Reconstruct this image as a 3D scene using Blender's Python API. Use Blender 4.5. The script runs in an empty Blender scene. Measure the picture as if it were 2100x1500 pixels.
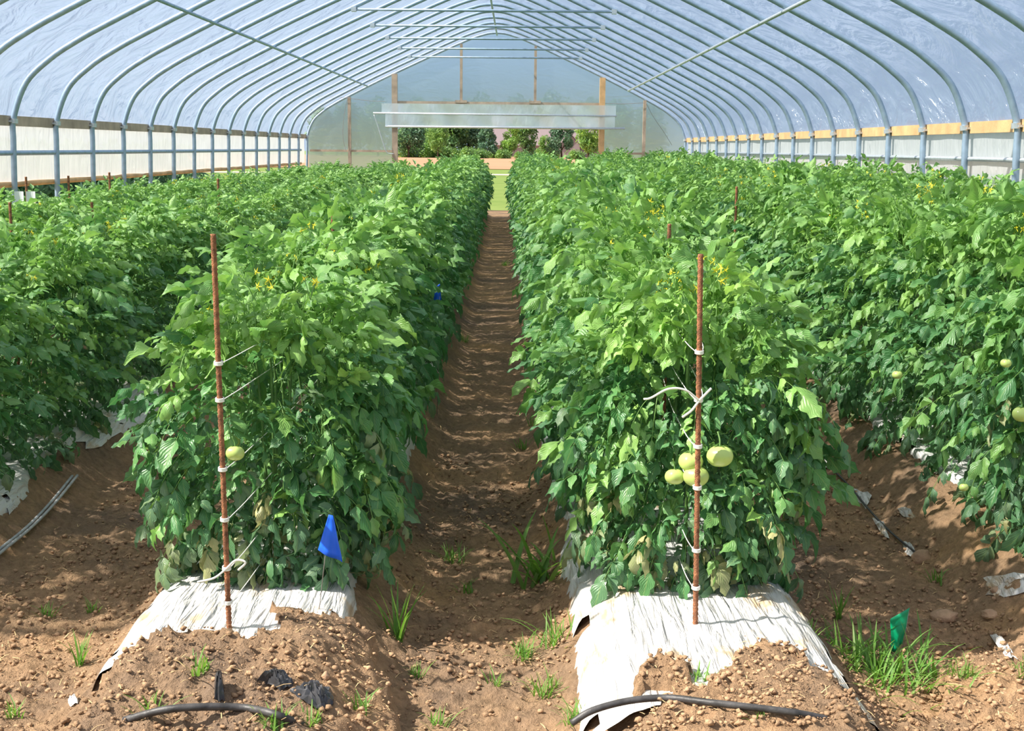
import bpy, math, random
import numpy as np
from mathutils import Vector, Matrix
R = math.radians
random.seed(7)
rng = np.random.default_rng(11)
SC = bpy.context.scene
COL = SC.collection

# ------------------------------------------------------------------ camera
FPX, W, H = 2660.0, 2100, 1500
CAM_H = 1.5
PITCH, YAW, ROLL = math.atan(447 / FPX), R(-0.095), R(0.56)
fwd = Vector((math.sin(YAW) * math.cos(PITCH), math.cos(YAW) * math.cos(PITCH), -math.sin(PITCH)))
right0 = Vector((math.cos(YAW), -math.sin(YAW), 0))
up0 = right0.cross(fwd)
right = right0 * math.cos(ROLL) + up0 * math.sin(ROLL)
up = up0 * math.cos(ROLL) - right0 * math.sin(ROLL)
CAM = Vector((0, 0, CAM_H))
cd = bpy.data.cameras.new('camera')
cam = bpy.data.objects.new('camera', cd)
COL.objects.link(cam)
M4 = Matrix((right, up, -fwd)).transposed().to_4x4()
M4.translation = CAM
cam.matrix_world = M4
cd.sensor_width = 36
cd.sensor_fit = 'HORIZONTAL'
cd.lens = 36 * FPX / W
cd.clip_start, cd.clip_end = 0.05, 2000
SC.camera = cam

# ------------------------------------------------------------------ world, sun, exposure
SUN_EL, SUN_AZ = R(46), R(-103)          # azimuth from +Y, clockwise: the sun stands left, a little behind the camera
world = bpy.data.worlds.new('sky')
SC.world = world
world.use_nodes = True
wn = world.node_tree
bg = wn.nodes['Background']
tcw = wn.nodes.new('ShaderNodeTexCoord')
sx = wn.nodes.new('ShaderNodeSeparateXYZ')
wn.links.new(tcw.outputs['Generated'], sx.inputs[0])
skr = wn.nodes.new('ShaderNodeValToRGB')
for e_, (p_, c_) in zip((skr.color_ramp.elements[0], skr.color_ramp.elements[1], skr.color_ramp.elements.new(0.25)),
                        ((0.0, (0.56, 0.70, 0.92, 1)), (1.0, (0.13, 0.28, 0.72, 1)), (0.30, (0.42, 0.58, 0.92, 1)))):
    e_.position, e_.color = p_, c_
wn.links.new(sx.outputs[2], skr.inputs[0])
# brighter haze round the sun
dt = wn.nodes.new('ShaderNodeVectorMath'); dt.operation = 'DOT_PRODUCT'
dt.inputs[1].default_value = (math.sin(SUN_AZ) * math.cos(SUN_EL), math.cos(SUN_AZ) * math.cos(SUN_EL), math.sin(SUN_EL))
wn.links.new(tcw.outputs['Generated'], dt.inputs[0])
mrw = wn.nodes.new('ShaderNodeMapRange')
mrw.inputs[1].default_value = 0.2; mrw.inputs[2].default_value = 1.0; mrw.inputs[3].default_value = 0.0; mrw.inputs[4].default_value = 0.8
wn.links.new(dt.outputs['Value'], mrw.inputs[0])
mxw = wn.nodes.new('ShaderNodeMix'); mxw.data_type = 'RGBA'
wn.links.new(mrw.outputs[0], mxw.inputs[0])
wn.links.new(skr.outputs[0], mxw.inputs[6])
mxw.inputs[7].default_value = (1.5, 1.5, 1.5, 1)
wn.links.new(mxw.outputs[2], bg.inputs[0])
bg.inputs[1].default_value = 0.84
sd = bpy.data.lights.new('sun', 'SUN')
sd.energy = 9.5
sd.angle = R(0.9)
sd.color = (1.0, 0.93, 0.82)
sun = bpy.data.objects.new('sun', sd)
COL.objects.link(sun)
sdir = Vector((math.sin(SUN_AZ) * math.cos(SUN_EL), math.cos(SUN_AZ) * math.cos(SUN_EL), math.sin(SUN_EL)))
sun.rotation_euler = sdir.to_track_quat('Z', 'Y').to_euler()
SC.view_settings.view_transform = 'Standard'
SC.view_settings.look = 'None'
SC.view_settings.gamma = 1
SC.view_settings.use_curve_mapping = False
SC.view_settings.exposure = 0.0
SC.cycles.max_bounces = 7
SC.cycles.diffuse_bounces = 4
SC.cycles.transparent_max_bounces = 16
SC.cycles.sample_clamp_indirect = 6


# ------------------------------------------------------------------ pixel -> place
def ray(px, py):
    return (fwd + right * ((px - 1050) / FPX) - up * ((py - 750) / FPX)).normalized()


def on_y(px, py, Y):
    d = ray(px, py)
    return CAM + d * (Y / d.y)


def on_z(px, py, z=0.0):
    d = ray(px, py)
    return CAM + d * ((z - CAM_H) / d.z)


def surf(p, top=True):
    x_, y_ = np.array([p.x]), np.array([p.y])
    h = G(x_, y_, top)
    return float((h + cover(x_, y_) * .05 - .004)[0]) if top else float(h[0])


def on_ground(px, py, dz=0.0, top=False):
    z = 0.1
    for _ in range(14):
        p = on_z(px, py, z + dz)
        z = 0.5 * z + 0.5 * surf(p, top)
    return Vector((p.x, p.y, z + dz))


# ------------------------------------------------------------------ noise + ground height
_tab = rng.random((256, 256))


def vnoise(x, y):
    xi, yi = np.floor(x).astype(int), np.floor(y).astype(int)
    fx, fy = x - xi, y - yi
    fx, fy = fx * fx * (3 - 2 * fx), fy * fy * (3 - 2 * fy)
    a, b = _tab[xi & 255, yi & 255], _tab[(xi + 1) & 255, yi & 255]
    c, d = _tab[xi & 255, (yi + 1) & 255], _tab[(xi + 1) & 255, (yi + 1) & 255]
    return (a + (b - a) * fx) * (1 - fy) + (c + (d - c) * fx) * fy - 0.5


def fbm(x, y, f, o=4):
    s, a = 0, 1.0
    for k in range(o):
        s = s + a * vnoise(x * f + 17.3 * k, y * f - 9.1 * k)
        f *= 2.03
        a *= 0.55
    return s


def sstep(a, b, x):
    t = np.clip((x - a) / (b - a), 0, 1)
    return t * t * (3 - 2 * t)


ROWS = {  # name: (centre x at Y=4, first plant centre Y, bed start Y, last Y)
    'L3': (-3.60, 8.6, 7.5), 'L2': (-2.27, 4.1, 3.4), 'R1': (-0.76, 3.93, 3.15),
    'R2': (0.54, 3.90, 2.7), 'R3': (1.98, 4.35, 3.3), 'R4': (3.22, 7.9, 7.0)}
ROW_END = 28.6


def row_x(k, Y):
    return ROWS[k][0] - 0.0098 * (Y - 4.0)


def bed_h(x, y):
    h = np.zeros_like(x)
    for k, (x0, ys, yb) in ROWS.items():
        u = np.abs(x - (x0 - 0.0098 * (y - 4.0)))
        prof = 1 - sstep(0.20, 0.50, u)
        h = np.maximum(h, 0.17 * prof * sstep(yb - 0.55, yb + 0.15, y) * (1 - sstep(ROW_END + .3, ROW_END + 1.0, y)))
    return h


_polys = []


def in_poly(x, y, poly):
    """signed-ish soft mask: 1 inside, with ragged border"""
    xn = x + 0.05 * fbm(x, y, 9, 3)
    yn = y + 0.05 * fbm(y, x, 9, 3)
    c = np.zeros(x.shape, bool)
    n = len(poly)
    for i in range(n):
        x1, y1 = poly[i]
        x2, y2 = poly[(i + 1) % n]
        if y1 == y2:
            continue
        m = ((y1 > yn) != (y2 > yn)) & (xn < (x2 - x1) * (yn - y1) / (y2 - y1) + x1)
        c ^= m
    return c


def G(x, y, clods=False):
    x = np.asarray(x, float)
    y = np.asarray(y, float)
    near = 1 - sstep(6, 14, y)
    h = bed_h(x, y) + 0.018 * fbm(x, y, 1.3, 3) - 0.0
    # a slow swell of the walked path, crossing it every few metres
    h = h + 0.03 * vnoise(x * 0.3 + 5, y * 0.55)
    if clods:
        h = h + 0.030 * near * np.maximum(0, fbm(x, y, 11, 4)) + 0.020 * near * fbm(x, y, 38, 3)
    return h


def pgz(pts, z=0.20):
    return [(on_z(a, b, z).x, on_z(a, b, z).y) for a, b in pts]


COVER = [  # soil thrown over the mulch
    pgz([(150, 1420), (225, 1352), (330, 1312), (430, 1297), (500, 1318), (580, 1296), (560, 1250), (640, 1262), (760, 1250), (840, 1400), (900, 1700), (0, 1700), (0, 1420)]),
    pgz([(1292, 1398), (1330, 1352), (1410, 1376), (1400, 1425), (1300, 1425)]),
    pgz([(1440, 1420), (1500, 1365), (1555, 1325), (1640, 1352), (1720, 1392), (1790, 1500), (1790, 1800), (1290, 1800), (1260, 1520), (1345, 1440), (1400, 1425)]),
    pgz([(1960, 1260), (2100, 1215), (2300, 1200), (2300, 1500), (1900, 1500)]),
]


def cover(x, y):
    c = np.zeros(x.shape)
    for p in COVER:
        c = np.maximum(c, in_poly(x, y, p).astype(float))
    return c


# ------------------------------------------------------------------ materials
def mat(name):
    m = bpy.data.materials.new(name)
    m.use_nodes = True
    nt = m.node_tree
    nt.nodes.clear()
    out = nt.nodes.new('ShaderNodeOutputMaterial')
    return m, nt, out


def nd(nt, t, **kw):
    n = nt.nodes.new(t)
    for k, v in kw.items():
        if k.startswith('i_'):
            key = k[2:]
            key = int(key) if key.isdigit() else key.replace('_', ' ')
            n.inputs[key].default_value = v
        else:
            setattr(n, k, v)
    return n


def c4(c):
    return (c[0], c[1], c[2], 1)


def ramp(nt, stops):
    r = nt.nodes.new('ShaderNodeValToRGB')
    el = r.color_ramp.elements
    while len(el) < len(stops):
        el.new(0.5)
    for e, (p, c) in zip(el, stops):
        e.position = p
        e.color = c4(c)
    return r


def plain(name, col, rough=0.6, metal=0.0, noise=0.0, nscale=20, bump=0.0, bscale=60, spec=0.5):
    m, nt, out = mat(name)
    p = nd(nt, 'ShaderNodeBsdfPrincipled')
    p.inputs['Roughness'].default_value = rough
    p.inputs['Metallic'].default_value = metal
    p.inputs['Specular IOR Level'].default_value = spec
    tc = nd(nt, 'ShaderNodeTexCoord')
    n = nd(nt, 'ShaderNodeTexNoise', i_Scale=nscale, i_Detail=4)
    nt.links.new(tc.outputs['Object'], n.inputs['Vector'])
    lo = tuple(max(0, v * (1 - noise)) for v in col)
    hi = tuple(min(1, v * (1 + noise)) for v in col)
    r = ramp(nt, [(0.3, lo), (0.7, hi)])
    nt.links.new(n.outputs['Fac'], r.inputs['Fac'])
    nt.links.new(r.outputs['Color'], p.inputs['Base Color'])
    if bump:
        n2 = nd(nt, 'ShaderNodeTexNoise', i_Scale=bscale, i_Detail=5)
        nt.links.new(tc.outputs['Object'], n2.inputs['Vector'])
        b = nd(nt, 'ShaderNodeBump', i_Strength=bump, i_Distance=0.01)
        nt.links.new(n2.outputs['Fac'], b.inputs['Height'])
        nt.links.new(b.outputs['Normal'], p.inputs['Normal'])
    nt.links.new(p.outputs[0], out.inputs[0])
    return m


def film(name, transp, transl, refr, diff, gloss, col, tcol, rough=0.45, bump=0.4, bscale=(1.2, 3.0, 3.0), ttint=(1, 1, 1)):
    """thin polythene: part of the light goes straight on, part is scattered"""
    m, nt, out = mat(name)
    tc = nd(nt, 'ShaderNodeTexCoord')
    mp = nd(nt, 'ShaderNodeMapping')
    mp.inputs['Scale'].default_value = bscale
    nt.links.new(tc.outputs['Object'], mp.inputs['Vector'])
    n = nd(nt, 'ShaderNodeTexNoise', i_Scale=1.5, i_Detail=5, i_Distortion=1.5)
    nt.links.new(mp.outputs[0], n.inputs['Vector'])
    b = nd(nt, 'ShaderNodeBump', i_Strength=min(1, bump), i_Distance=0.12 * max(1, bump))
    nt.links.new(n.outputs['Fac'], b.inputs['Height'])
    shaders = []
    t = nd(nt, 'ShaderNodeBsdfTransparent'); t.inputs[0].default_value = c4(ttint); shaders.append((t, transp))
    tl = nd(nt, 'ShaderNodeBsdfTranslucent'); tl.inputs[0].default_value = c4(tcol); shaders.append((tl, transl))
    rf = nd(nt, 'ShaderNodeBsdfRefraction'); rf.inputs['Color'].default_value = c4(tcol)
    rf.inputs['Roughness'].default_value = rough; rf.inputs['IOR'].default_value = 1.25; shaders.append((rf, refr))
    df = nd(nt, 'ShaderNodeBsdfDiffuse'); df.inputs[0].default_value = c4(col); shaders.append((df, diff))
    gl = nd(nt, 'ShaderNodeBsdfGlossy'); gl.inputs['Color'].default_value = (1, 1, 1, 1)
    gl.inputs['Roughness'].default_value = 0.18; shaders.append((gl, gloss))
    for s, w in shaders[1:]:
        nt.links.new(b.outputs[0], s.inputs['Normal'])
    shaders = [s for s in shaders if s[1] > 0]
    cur, tot = shaders[0][0], shaders[0][1]
    for s, w in shaders[1:]:
        mx = nd(nt, 'ShaderNodeMixShader')
        mx.inputs[0].default_value = w / (tot + w)
        nt.links.new(cur.outputs[0], mx.inputs[1])
        nt.links.new(s.outputs[0], mx.inputs[2])
        cur = mx
        tot += w
    nt.links.new(cur.outputs[0], out.inputs[0])
    return m


def leaf_mat(name, c_young, c_mid, c_old, c_sick, transl=0.4):
    m, nt, out = mat(name)
    at = nd(nt, 'ShaderNodeAttribute', attribute_name='age')
    rmp = ramp(nt, [(0.0, c_young), (0.42, c_mid), (0.72, c_old), (1.0, c_sick)])
    nt.links.new(at.outputs['Fac'], rmp.inputs['Fac'])
    tc = nd(nt, 'ShaderNodeTexCoord')
    n = nd(nt, 'ShaderNodeTexNoise', i_Scale=38, i_Detail=4)
    nt.links.new(tc.outputs['Object'], n.inputs['Vector'])
    hsv = nd(nt, 'ShaderNodeHueSaturation')
    mr = nd(nt, 'ShaderNodeMapRange', i_3=0.75, i_4=1.3)
    nt.links.new(n.outputs['Fac'], mr.inputs[0])
    nt.links.new(mr.outputs[0], hsv.inputs['Value'])
    nt.links.new(rmp.outputs[0], hsv.inputs['Color'])
    # veins from the leaf's own coordinates
    uv = nd(nt, 'ShaderNodeUVMap', uv_map='leaf')
    sep = nd(nt, 'ShaderNodeSeparateXYZ')
    nt.links.new(uv.outputs[0], sep.inputs[0])
    ab = nd(nt, 'ShaderNodeMath', operation='ABSOLUTE')
    nt.links.new(sep.outputs[0], ab.inputs[0])
    ma = nd(nt, 'ShaderNodeMath', operation='MULTIPLY_ADD')   # slanting side veins
    nt.links.new(ab.outputs[0], ma.inputs[0]); ma.inputs[1].default_value = -0.55
    nt.links.new(sep.outputs[1], ma.inputs[2])
    ms = nd(nt, 'ShaderNodeMath', operation='MULTIPLY'); ms.inputs[1].default_value = 40
    nt.links.new(ma.outputs[0], ms.inputs[0])
    sn = nd(nt, 'ShaderNodeMath', operation='SINE')
    nt.links.new(ms.outputs[0], sn.inputs[0])
    b = nd(nt, 'ShaderNodeBump', i_Strength=0.28, i_Distance=0.003)
    nt.links.new(sn.outputs[0], b.inputs['Height'])
    lt = nd(nt, 'ShaderNodeMath', operation='LESS_THAN'); lt.inputs[1].default_value = 0.07
    nt.links.new(ab.outputs[0], lt.inputs[0])
    mf = nd(nt, 'ShaderNodeMath', operation='MULTIPLY'); mf.inputs[1].default_value = 0.4
    nt.links.new(lt.outputs[0], mf.inputs[0])
    mixc = nd(nt, 'ShaderNodeMix', data_type='RGBA')
    nt.links.new(mf.outputs[0], mixc.inputs[0])
    nt.links.new(hsv.outputs[0], mixc.inputs[6])
    mixc.inputs[7].default_value = (0.30, 0.42, 0.14, 1)
    p = nd(nt, 'ShaderNodeBsdfPrincipled')
    p.inputs['Roughness'].default_value = 0.42
    p.inputs['Specular IOR Level'].default_value = 0.6
    nt.links.new(mixc.outputs[2], p.inputs['Base Color'])
    nt.links.new(b.outputs[0], p.inputs['Normal'])
    tr = nd(nt, 'ShaderNodeBsdfTranslucent')
    h2 = nd(nt, 'ShaderNodeHueSaturation', i_Hue=0.493, i_Saturation=1.08, i_Value=1.45)
    nt.links.new(mixc.outputs[2], h2.inputs['Color'])
    nt.links.new(h2.outputs[0], tr.inputs[0])
    mx = nd(nt, 'ShaderNodeMixShader')
    mx.inputs[0].default_value = transl
    nt.links.new(p.outputs[0], mx.inputs[1])
    nt.links.new(tr.outputs[0], mx.inputs[2])
    nt.links.new(mx.outputs[0], out.inputs[0])
    return m


M = {}
M['leaf'] = leaf_mat('tomato_leaf', (0.32, 0.54, 0.13), (0.080, 0.235, 0.075), (0.12, 0.23, 0.12), (0.42, 0.40, 0.18), 0.27)
M['grass_blade'] = leaf_mat('grass_blade', (0.18, 0.36, 0.06), (0.13, 0.30, 0.05), (0.22, 0.33, 0.08), (0.5, 0.42, 0.18))
M['tree_leaf'] = leaf_mat('tree_leaf', (0.27, 0.44, 0.09), (0.18, 0.33, 0.10), (0.12, 0.24, 0.12), (0.10, 0.20, 0.13), 0.35)
M['stem'] = plain('green_stem', (0.12, 0.24, 0.06), 0.6, noise=0.3)
M['petal'] = plain('yellow_petal', (0.92, 0.80, 0.05), 0.6, noise=0.1)
M['tomato'] = plain('unripe_tomato', (0.46, 0.58, 0.17), 0.25, noise=0.14, nscale=9)
M['galv'] = plain('galvanised_steel', (0.36, 0.47, 0.60), 0.5, 0.45, noise=0.15, nscale=12)
M['galv_light'] = plain('pale_galvanised_steel', (0.62, 0.66, 0.70), 0.4, 0.6, noise=0.1)
M['wood'] = plain('weathered_board', (0.47, 0.36, 0.27), 0.8, noise=0.25, nscale=5, bump=0.3)
M['wood_new'] = plain('new_pine_board', (0.72, 0.44, 0.21), 0.75, noise=0.22, nscale=5, bump=0.3)
M['rust'] = plain('rusty_steel', (0.30, 0.125, 0.06), 0.85, 0.1, noise=0.55, nscale=60, bump=0.6, bscale=300)
M['twine'] = plain('white_twine', (0.85, 0.83, 0.76), 0.8, noise=0.1)
M['black_pipe'] = plain('black_polythene_pipe', (0.05, 0.047, 0.048), 0.5, noise=0.6, nscale=25, bump=0.2)
M['black_film'] = plain('black_plastic_film', (0.05, 0.05, 0.055), 0.3, noise=0.5, nscale=18)
M['grey_hose'] = plain('grey_lay_flat_hose', (0.42, 0.42, 0.42), 0.5, noise=0.2)
M['flag_blue'] = plain('blue_flag_vinyl', (0.01, 0.13, 0.85), 0.45, noise=0.08)
M['flag_green'] = plain('green_flag_vinyl', (0.0, 0.30, 0.13), 0.4, noise=0.08)
M['wire'] = plain('steel_wire', (0.35, 0.34, 0.34), 0.4, 0.8)
M['tag'] = plain('white_card', (0.8, 0.8, 0.8), 0.6)
M['stone'] = plain('earthy_stone', (0.42, 0.27, 0.17), 0.95, noise=0.3, nscale=14, bump=0.8, bscale=50)
M['clod'] = plain('soil_clod', (0.39, 0.25, 0.15), 1.0, noise=0.35, nscale=3, bump=0.6, bscale=120, spec=0.1)
M['straw'] = plain('dry_straw', (0.55, 0.38, 0.20), 0.9, noise=0.4, nscale=4, spec=0.1)
M['bark'] = plain('tree_bark', (0.10, 0.075, 0.055), 0.95, noise=0.3)
M['siding'] = plain('pale_siding', (0.30, 0.26, 0.27), 0.8, noise=0.08)
M['shingle'] = plain('mauve_roof_shingles', (0.24, 0.19, 0.20), 0.9, noise=0.15)
M['pane'] = plain('dark_window_glass', (0.03, 0.04, 0.05), 0.1)
M['film_roof'] = film('greenhouse_film', 0.69, 0.115, 0.05, 0.075, 0.07, (0.72, 0.80, 0.95), (0.72, 0.84, 1.0), bump=3.5, bscale=(1.3, 1.6, 1.6), ttint=(0.92, 0.96, 1.0))
M['film_end'] = film('end_wall_film', 0.15, 0.15, 0.60, 0.10, 0.02, (0.50, 0.62, 0.74), (0.76, 0.90, 1.0), rough=0.42, bump=0.06, ttint=(0.85, 0.95, 1))
M['film_side'] = film('side_curtain_film', 0.10, 0.42, 0.0, 0.38, 0.03, (0.82, 0.83, 0.84), (0.64, 0.64, 0.64), bump=0.5, bscale=(1, 5, 1.0))
M['film_flap'] = film('door_curtain_film', 0.12, 0.32, 0.18, 0.34, 0.04, (0.80, 0.86, 0.92), (0.85, 0.92, 1.0), bump=0.2, bscale=(1, 1, .6))


def mk_mulch():
    m, nt, out = mat('white_mulch_film')
    p = nd(nt, 'ShaderNodeBsdfPrincipled', i_Roughness=0.38)
    tc = nd(nt, 'ShaderNodeTexCoord')
    mp = nd(nt, 'ShaderNodeMapping')
    mp.inputs['Rotation'].default_value = (0, 0, R(-9))
    mp.inputs['Scale'].default_value = (26, 2.2, 1)
    nt.links.new(tc.outputs['Object'], mp.inputs['Vector'])
    n = nd(nt, 'ShaderNodeTexNoise', i_Scale=1.6, i_Detail=4, i_Distortion=0.6)
    nt.links.new(mp.outputs[0], n.inputs['Vector'])
    b = nd(nt, 'ShaderNodeBump', i_Strength=0.9, i_Distance=0.04)
    nt.links.new(n.outputs['Fac'], b.inputs['Height'])
    nt.links.new(b.outputs[0], p.inputs['Normal'])
    # silt stains run in streaks along the pleats
    mp2 = nd(nt, 'ShaderNodeMapping')
    mp2.inputs['Scale'].default_value = (7, 2.6, 1)
    nt.links.new(tc.outputs['Object'], mp2.inputs['Vector'])
    n2 = nd(nt, 'ShaderNodeTexNoise', i_Scale=1.3, i_Detail=6, i_Roughness=0.65)
    nt.links.new(mp2.outputs[0], n2.inputs['Vector'])
    r = ramp(nt, [(0.0, (0.68, 0.675, 0.67)), (0.54, (0.67, 0.655, 0.63)), (0.63, (0.52, 0.40, 0.27)), (1.0, (0.42, 0.29, 0.18))])
    nt.links.new(n2.outputs['Fac'], r.inputs['Fac'])
    nt.links.new(r.outputs[0], p.inputs['Base Color'])
    nt.links.new(p.outputs[0], out.inputs[0])
    return m


def mk_soil():
    m, nt, out = mat('soil')
    p = nd(nt, 'ShaderNodeBsdfPrincipled', i_Roughness=1.0)
    p.inputs['Specular IOR Level'].default_value = 0.1
    tc = nd(nt, 'ShaderNodeTexCoord')
    n = nd(nt, 'ShaderNodeTexNoise', i_Scale=1.6, i_Detail=7, i_Roughness=0.62)
    n2 = nd(nt, 'ShaderNodeTexNoise', i_Scale=34, i_Detail=6, i_Roughness=0.7)
    for q in (n, n2):
        nt.links.new(tc.outputs['Object'], q.inputs['Vector'])
    r = ramp(nt, [(0.28, (0.22, 0.16, 0.12)), (0.46, (0.34, 0.225, 0.14)), (0.60, (0.48, 0.30, 0.17)), (0.78, (0.60, 0.34, 0.15))])
    nt.links.new(n.outputs['Fac'], r.inputs['Fac'])
    hs = nd(nt, 'ShaderNodeHueSaturation')
    mr = nd(nt, 'ShaderNodeMapRange', i_1=0.25, i_2=0.75, i_3=0.6, i_4=1.35)
    nt.links.new(n2.outputs['Fac'], mr.inputs[0])
    nt.links.new(mr.outputs[0], hs.inputs['Value'])
    nt.links.new(r.outputs[0], hs.inputs['Color'])
    nt.links.new(hs.outputs[0], p.inputs['Base Color'])
    b = nd(nt, 'ShaderNodeBump', i_Strength=1.0, i_Distance=0.03)
    nt.links.new(n2.outputs['Fac'], b.inputs['Height'])
    nt.links.new(b.outputs[0], p.inputs['Normal'])
    nt.links.new(p.outputs[0], out.inputs[0])
    return m


def mk_field(name, a, b_, sc):
    m, nt, out = mat(name)
    p = nd(nt, 'ShaderNodeBsdfPrincipled', i_Roughness=1.0)
    p.inputs['Specular IOR Level'].default_value = 0.05
    tc = nd(nt, 'ShaderNodeTexCoord')
    n = nd(nt, 'ShaderNodeTexNoise', i_Scale=sc, i_Detail=8, i_Roughness=0.7)
    nt.links.new(tc.outputs['Object'], n.inputs['Vector'])
    r = ramp(nt, [(0.3, a), (0.7, b_)])
    nt.links.new(n.outputs['Fac'], r.inputs['Fac'])
    nt.links.new(r.outputs[0], p.inputs['Base Color'])
    nt.links.new(p.outputs[0], out.inputs[0])
    return m


M['mulch'] = mk_mulch()
M['soil'] = mk_soil()
M['lawn'] = mk_field('mown_grass', (0.12, 0.19, 0.045), (0.21, 0.27, 0.08), 0.6)
M['field'] = mk_field('bare_field', (0.36, 0.21, 0.13), (0.43, 0.26, 0.16), 0.08)
M['track'] = mk_field('pale_track', (0.55, 0.50, 0.36), (0.62, 0.56, 0.42), 0.5)


# ------------------------------------------------------------------ mesh helpers
class MB:
    def __init__(s):
        s.v, s.f = [], []

    def add(s, v, f):
        o = len(s.v)
        s.v += [tuple(q) for q in v]
        s.f += [tuple(i + o for i in q) for q in f]
        return s

    def box(s, x0, x1, y0, y1, z0, z1):
        v = [(x, y, z) for x in (x0, x1) for y in (y0, y1) for z in (z0, z1)]
        return s.add(v, [(0, 1, 3, 2), (4, 6, 7, 5), (0, 4, 5, 1), (2, 3, 7, 6), (0, 2, 6, 4), (1, 5, 7, 3)])

    def tube(s, pts, r, n=8, caps=True):
        pts = [Vector(p) for p in pts]
        rs = r if isinstance(r, (list, tuple)) else [r] * len(pts)
        ref = None
        rings = []
        for i, p in enumerate(pts):
            t = (pts[min(i + 1, len(pts) - 1)] - pts[max(i - 1, 0)]).normalized()
            if ref is None:
                ref = t.orthogonal().normalized()
            ref = (ref - t * ref.dot(t)).normalized()
            b = t.cross(ref)
            rings.append([p + (ref * math.cos(2 * math.pi * k / n) + b * math.sin(2 * math.pi * k / n)) * rs[i] for k in range(n)])
        v = [q for ring in rings for q in ring]
        f = []
        for i in range(len(pts) - 1):
            for k in range(n):
                a, b2 = i * n + k, i * n + (k + 1) % n
                f.append((a, b2, b2 + n, a + n))
        if caps:
            f.append(tuple(range(n))[::-1])
            f.append(tuple((len(pts) - 1) * n + k for k in range(n)))
        return s.add(v, f)

    def mesh(s, name, m, smooth=False):
        me = bpy.data.meshes.new(name)
        me.from_pydata(s.v, [], s.f)
        me.materials.append(m)
        if smooth:
            me.shade_smooth()
        me.update()
        return me

    def build(s, name, m, parent=None, smooth=False, loc=None):
        return link(name, s.mesh(name, m, smooth), parent, loc)


def link(name, me, parent=None, loc=None):
    o = bpy.data.objects.new(name, me)
    COL.objects.link(o)
    if parent:
        o.parent = parent
    if loc:
        o.location = loc
    return o


def tag(o, label=None, cat=None, group=None, kind=None):
    if label: o['label'] = label
    if cat: o['category'] = cat
    if group: o['group'] = group
    if kind: o['kind'] = kind
    return o


def empty(name, loc=(0, 0, 0)):
    o = bpy.data.objects.new(name, None)
    o.empty_display_size = 0.1
    COL.objects.link(o)
    o.location = loc
    return o


def smooth_path(pts, n=8):
    pts = [Vector(p) for p in pts]
    P = [pts[0] * 2 - pts[1]] + pts + [pts[-1] * 2 - pts[-2]]
    out = []
    for i in range(1, len(P) - 2):
        for k in range(n):
            t = k / n
            a, b, c, d = P[i - 1], P[i], P[i + 1], P[i + 2]
            out.append(0.5 * ((2 * b) + (c - a) * t + (2 * a - 5 * b + 4 * c - d) * t * t + (3 * b - a - 3 * c + d) * t ** 3))
    out.append(pts[-1])
    return out


def np_mesh(name, V, F, m, smooth=True, attrs=None, uv=None):
    me = bpy.data.meshes.new(name)
    V = np.asarray(V, np.float32)
    F = np.asarray(F, np.int32)
    k = F.shape[1]
    me.vertices.add(len(V))
    me.vertices.foreach_set('co', V.ravel())
    me.loops.add(F.size)
    me.loops.foreach_set('vertex_index', F.ravel())
    me.polygons.add(len(F))
    me.polygons.foreach_set('loop_start', np.arange(0, F.size, k, dtype=np.int32))
    me.update(calc_edges=True)
    if attrs:
        for an, av in attrs.items():
            a = me.attributes.new(an, 'FLOAT', 'POINT')
            a.data.foreach_set('value', np.asarray(av, np.float32))
    if uv is not None:
        l = me.uv_layers.new(name='leaf')
        l.data.foreach_set('uv', np.asarray(uv, np.float32)[F.ravel()].ravel())
    me.materials.append(m)
    if smooth:
        me.shade_smooth()
    me.validate()
    return me


ORD = ['first', 'second', 'third', 'fourth', 'fifth', 'sixth', 'seventh', 'eighth', 'ninth', 'tenth', 'eleventh', 'twelfth',
       'thirteenth', 'fourteenth', 'fifteenth', 'sixteenth', 'seventeenth', 'eighteenth', 'nineteenth', 'twentieth',
       'twenty-first', 'twenty-second', 'twenty-third', 'twenty-fourth', 'twenty-fifth']

# ------------------------------------------------------------------ ground inside
XL, XR, YE = -4.965, 4.005, 31.3
XC = (XL + XR) / 2
dxs = [XL - 0.6]
while dxs[-1] < XR + 0.6:
    x = dxs[-1]
    dxs.append(x + (0.012 if -1.9 < x < 2.2 else 0.03))
gx = np.array(dxs)
ys = [2.2]
while ys[-1] < YE + 0.4:
    ys.append(ys[-1] + 0.0032 * ys[-1])
gy = np.array(ys)
X, Y = np.meshgrid(gx, gy)
Z = G(X, Y, True)
cov = cover(X, Y)
Z = Z - 0.004 + cov * (0.050 + 0.012 * fbm(X, Y, 20, 3))
nx, ny = len(gx), len(gy)
idx = np.arange(nx * ny).reshape(ny, nx)
F = np.stack([idx[:-1, :-1], idx[:-1, 1:], idx[1:, 1:], idx[1:, :-1]], -1).reshape(-1, 4)
g = link('floor', np_mesh('floor', np.stack([X, Y, Z], -1).reshape(-1, 3), F, M['soil']))
tag(g, 'bare brown soil with a trodden path between the beds', 'soil', kind='structure')

# land outside
tag(MB().box(-260, 260, -30, 420, -0.9, -0.12).build('lawn', M['lawn']), 'green grass beyond the far opening', 'grass', kind='structure')
tag(MB().box(-90, 90, 76.5, 79.5, -0.115, -0.085).build('farm_track', M['track']), 'pale track crossing the grass beyond the opening', 'track', kind='structure')
tag(MB().box(-160, 160, 97, 232, -0.11, -0.06).build('bare_field', M['field']), 'bare reddish brown field beyond the grass', 'field', kind='structure')

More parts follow.
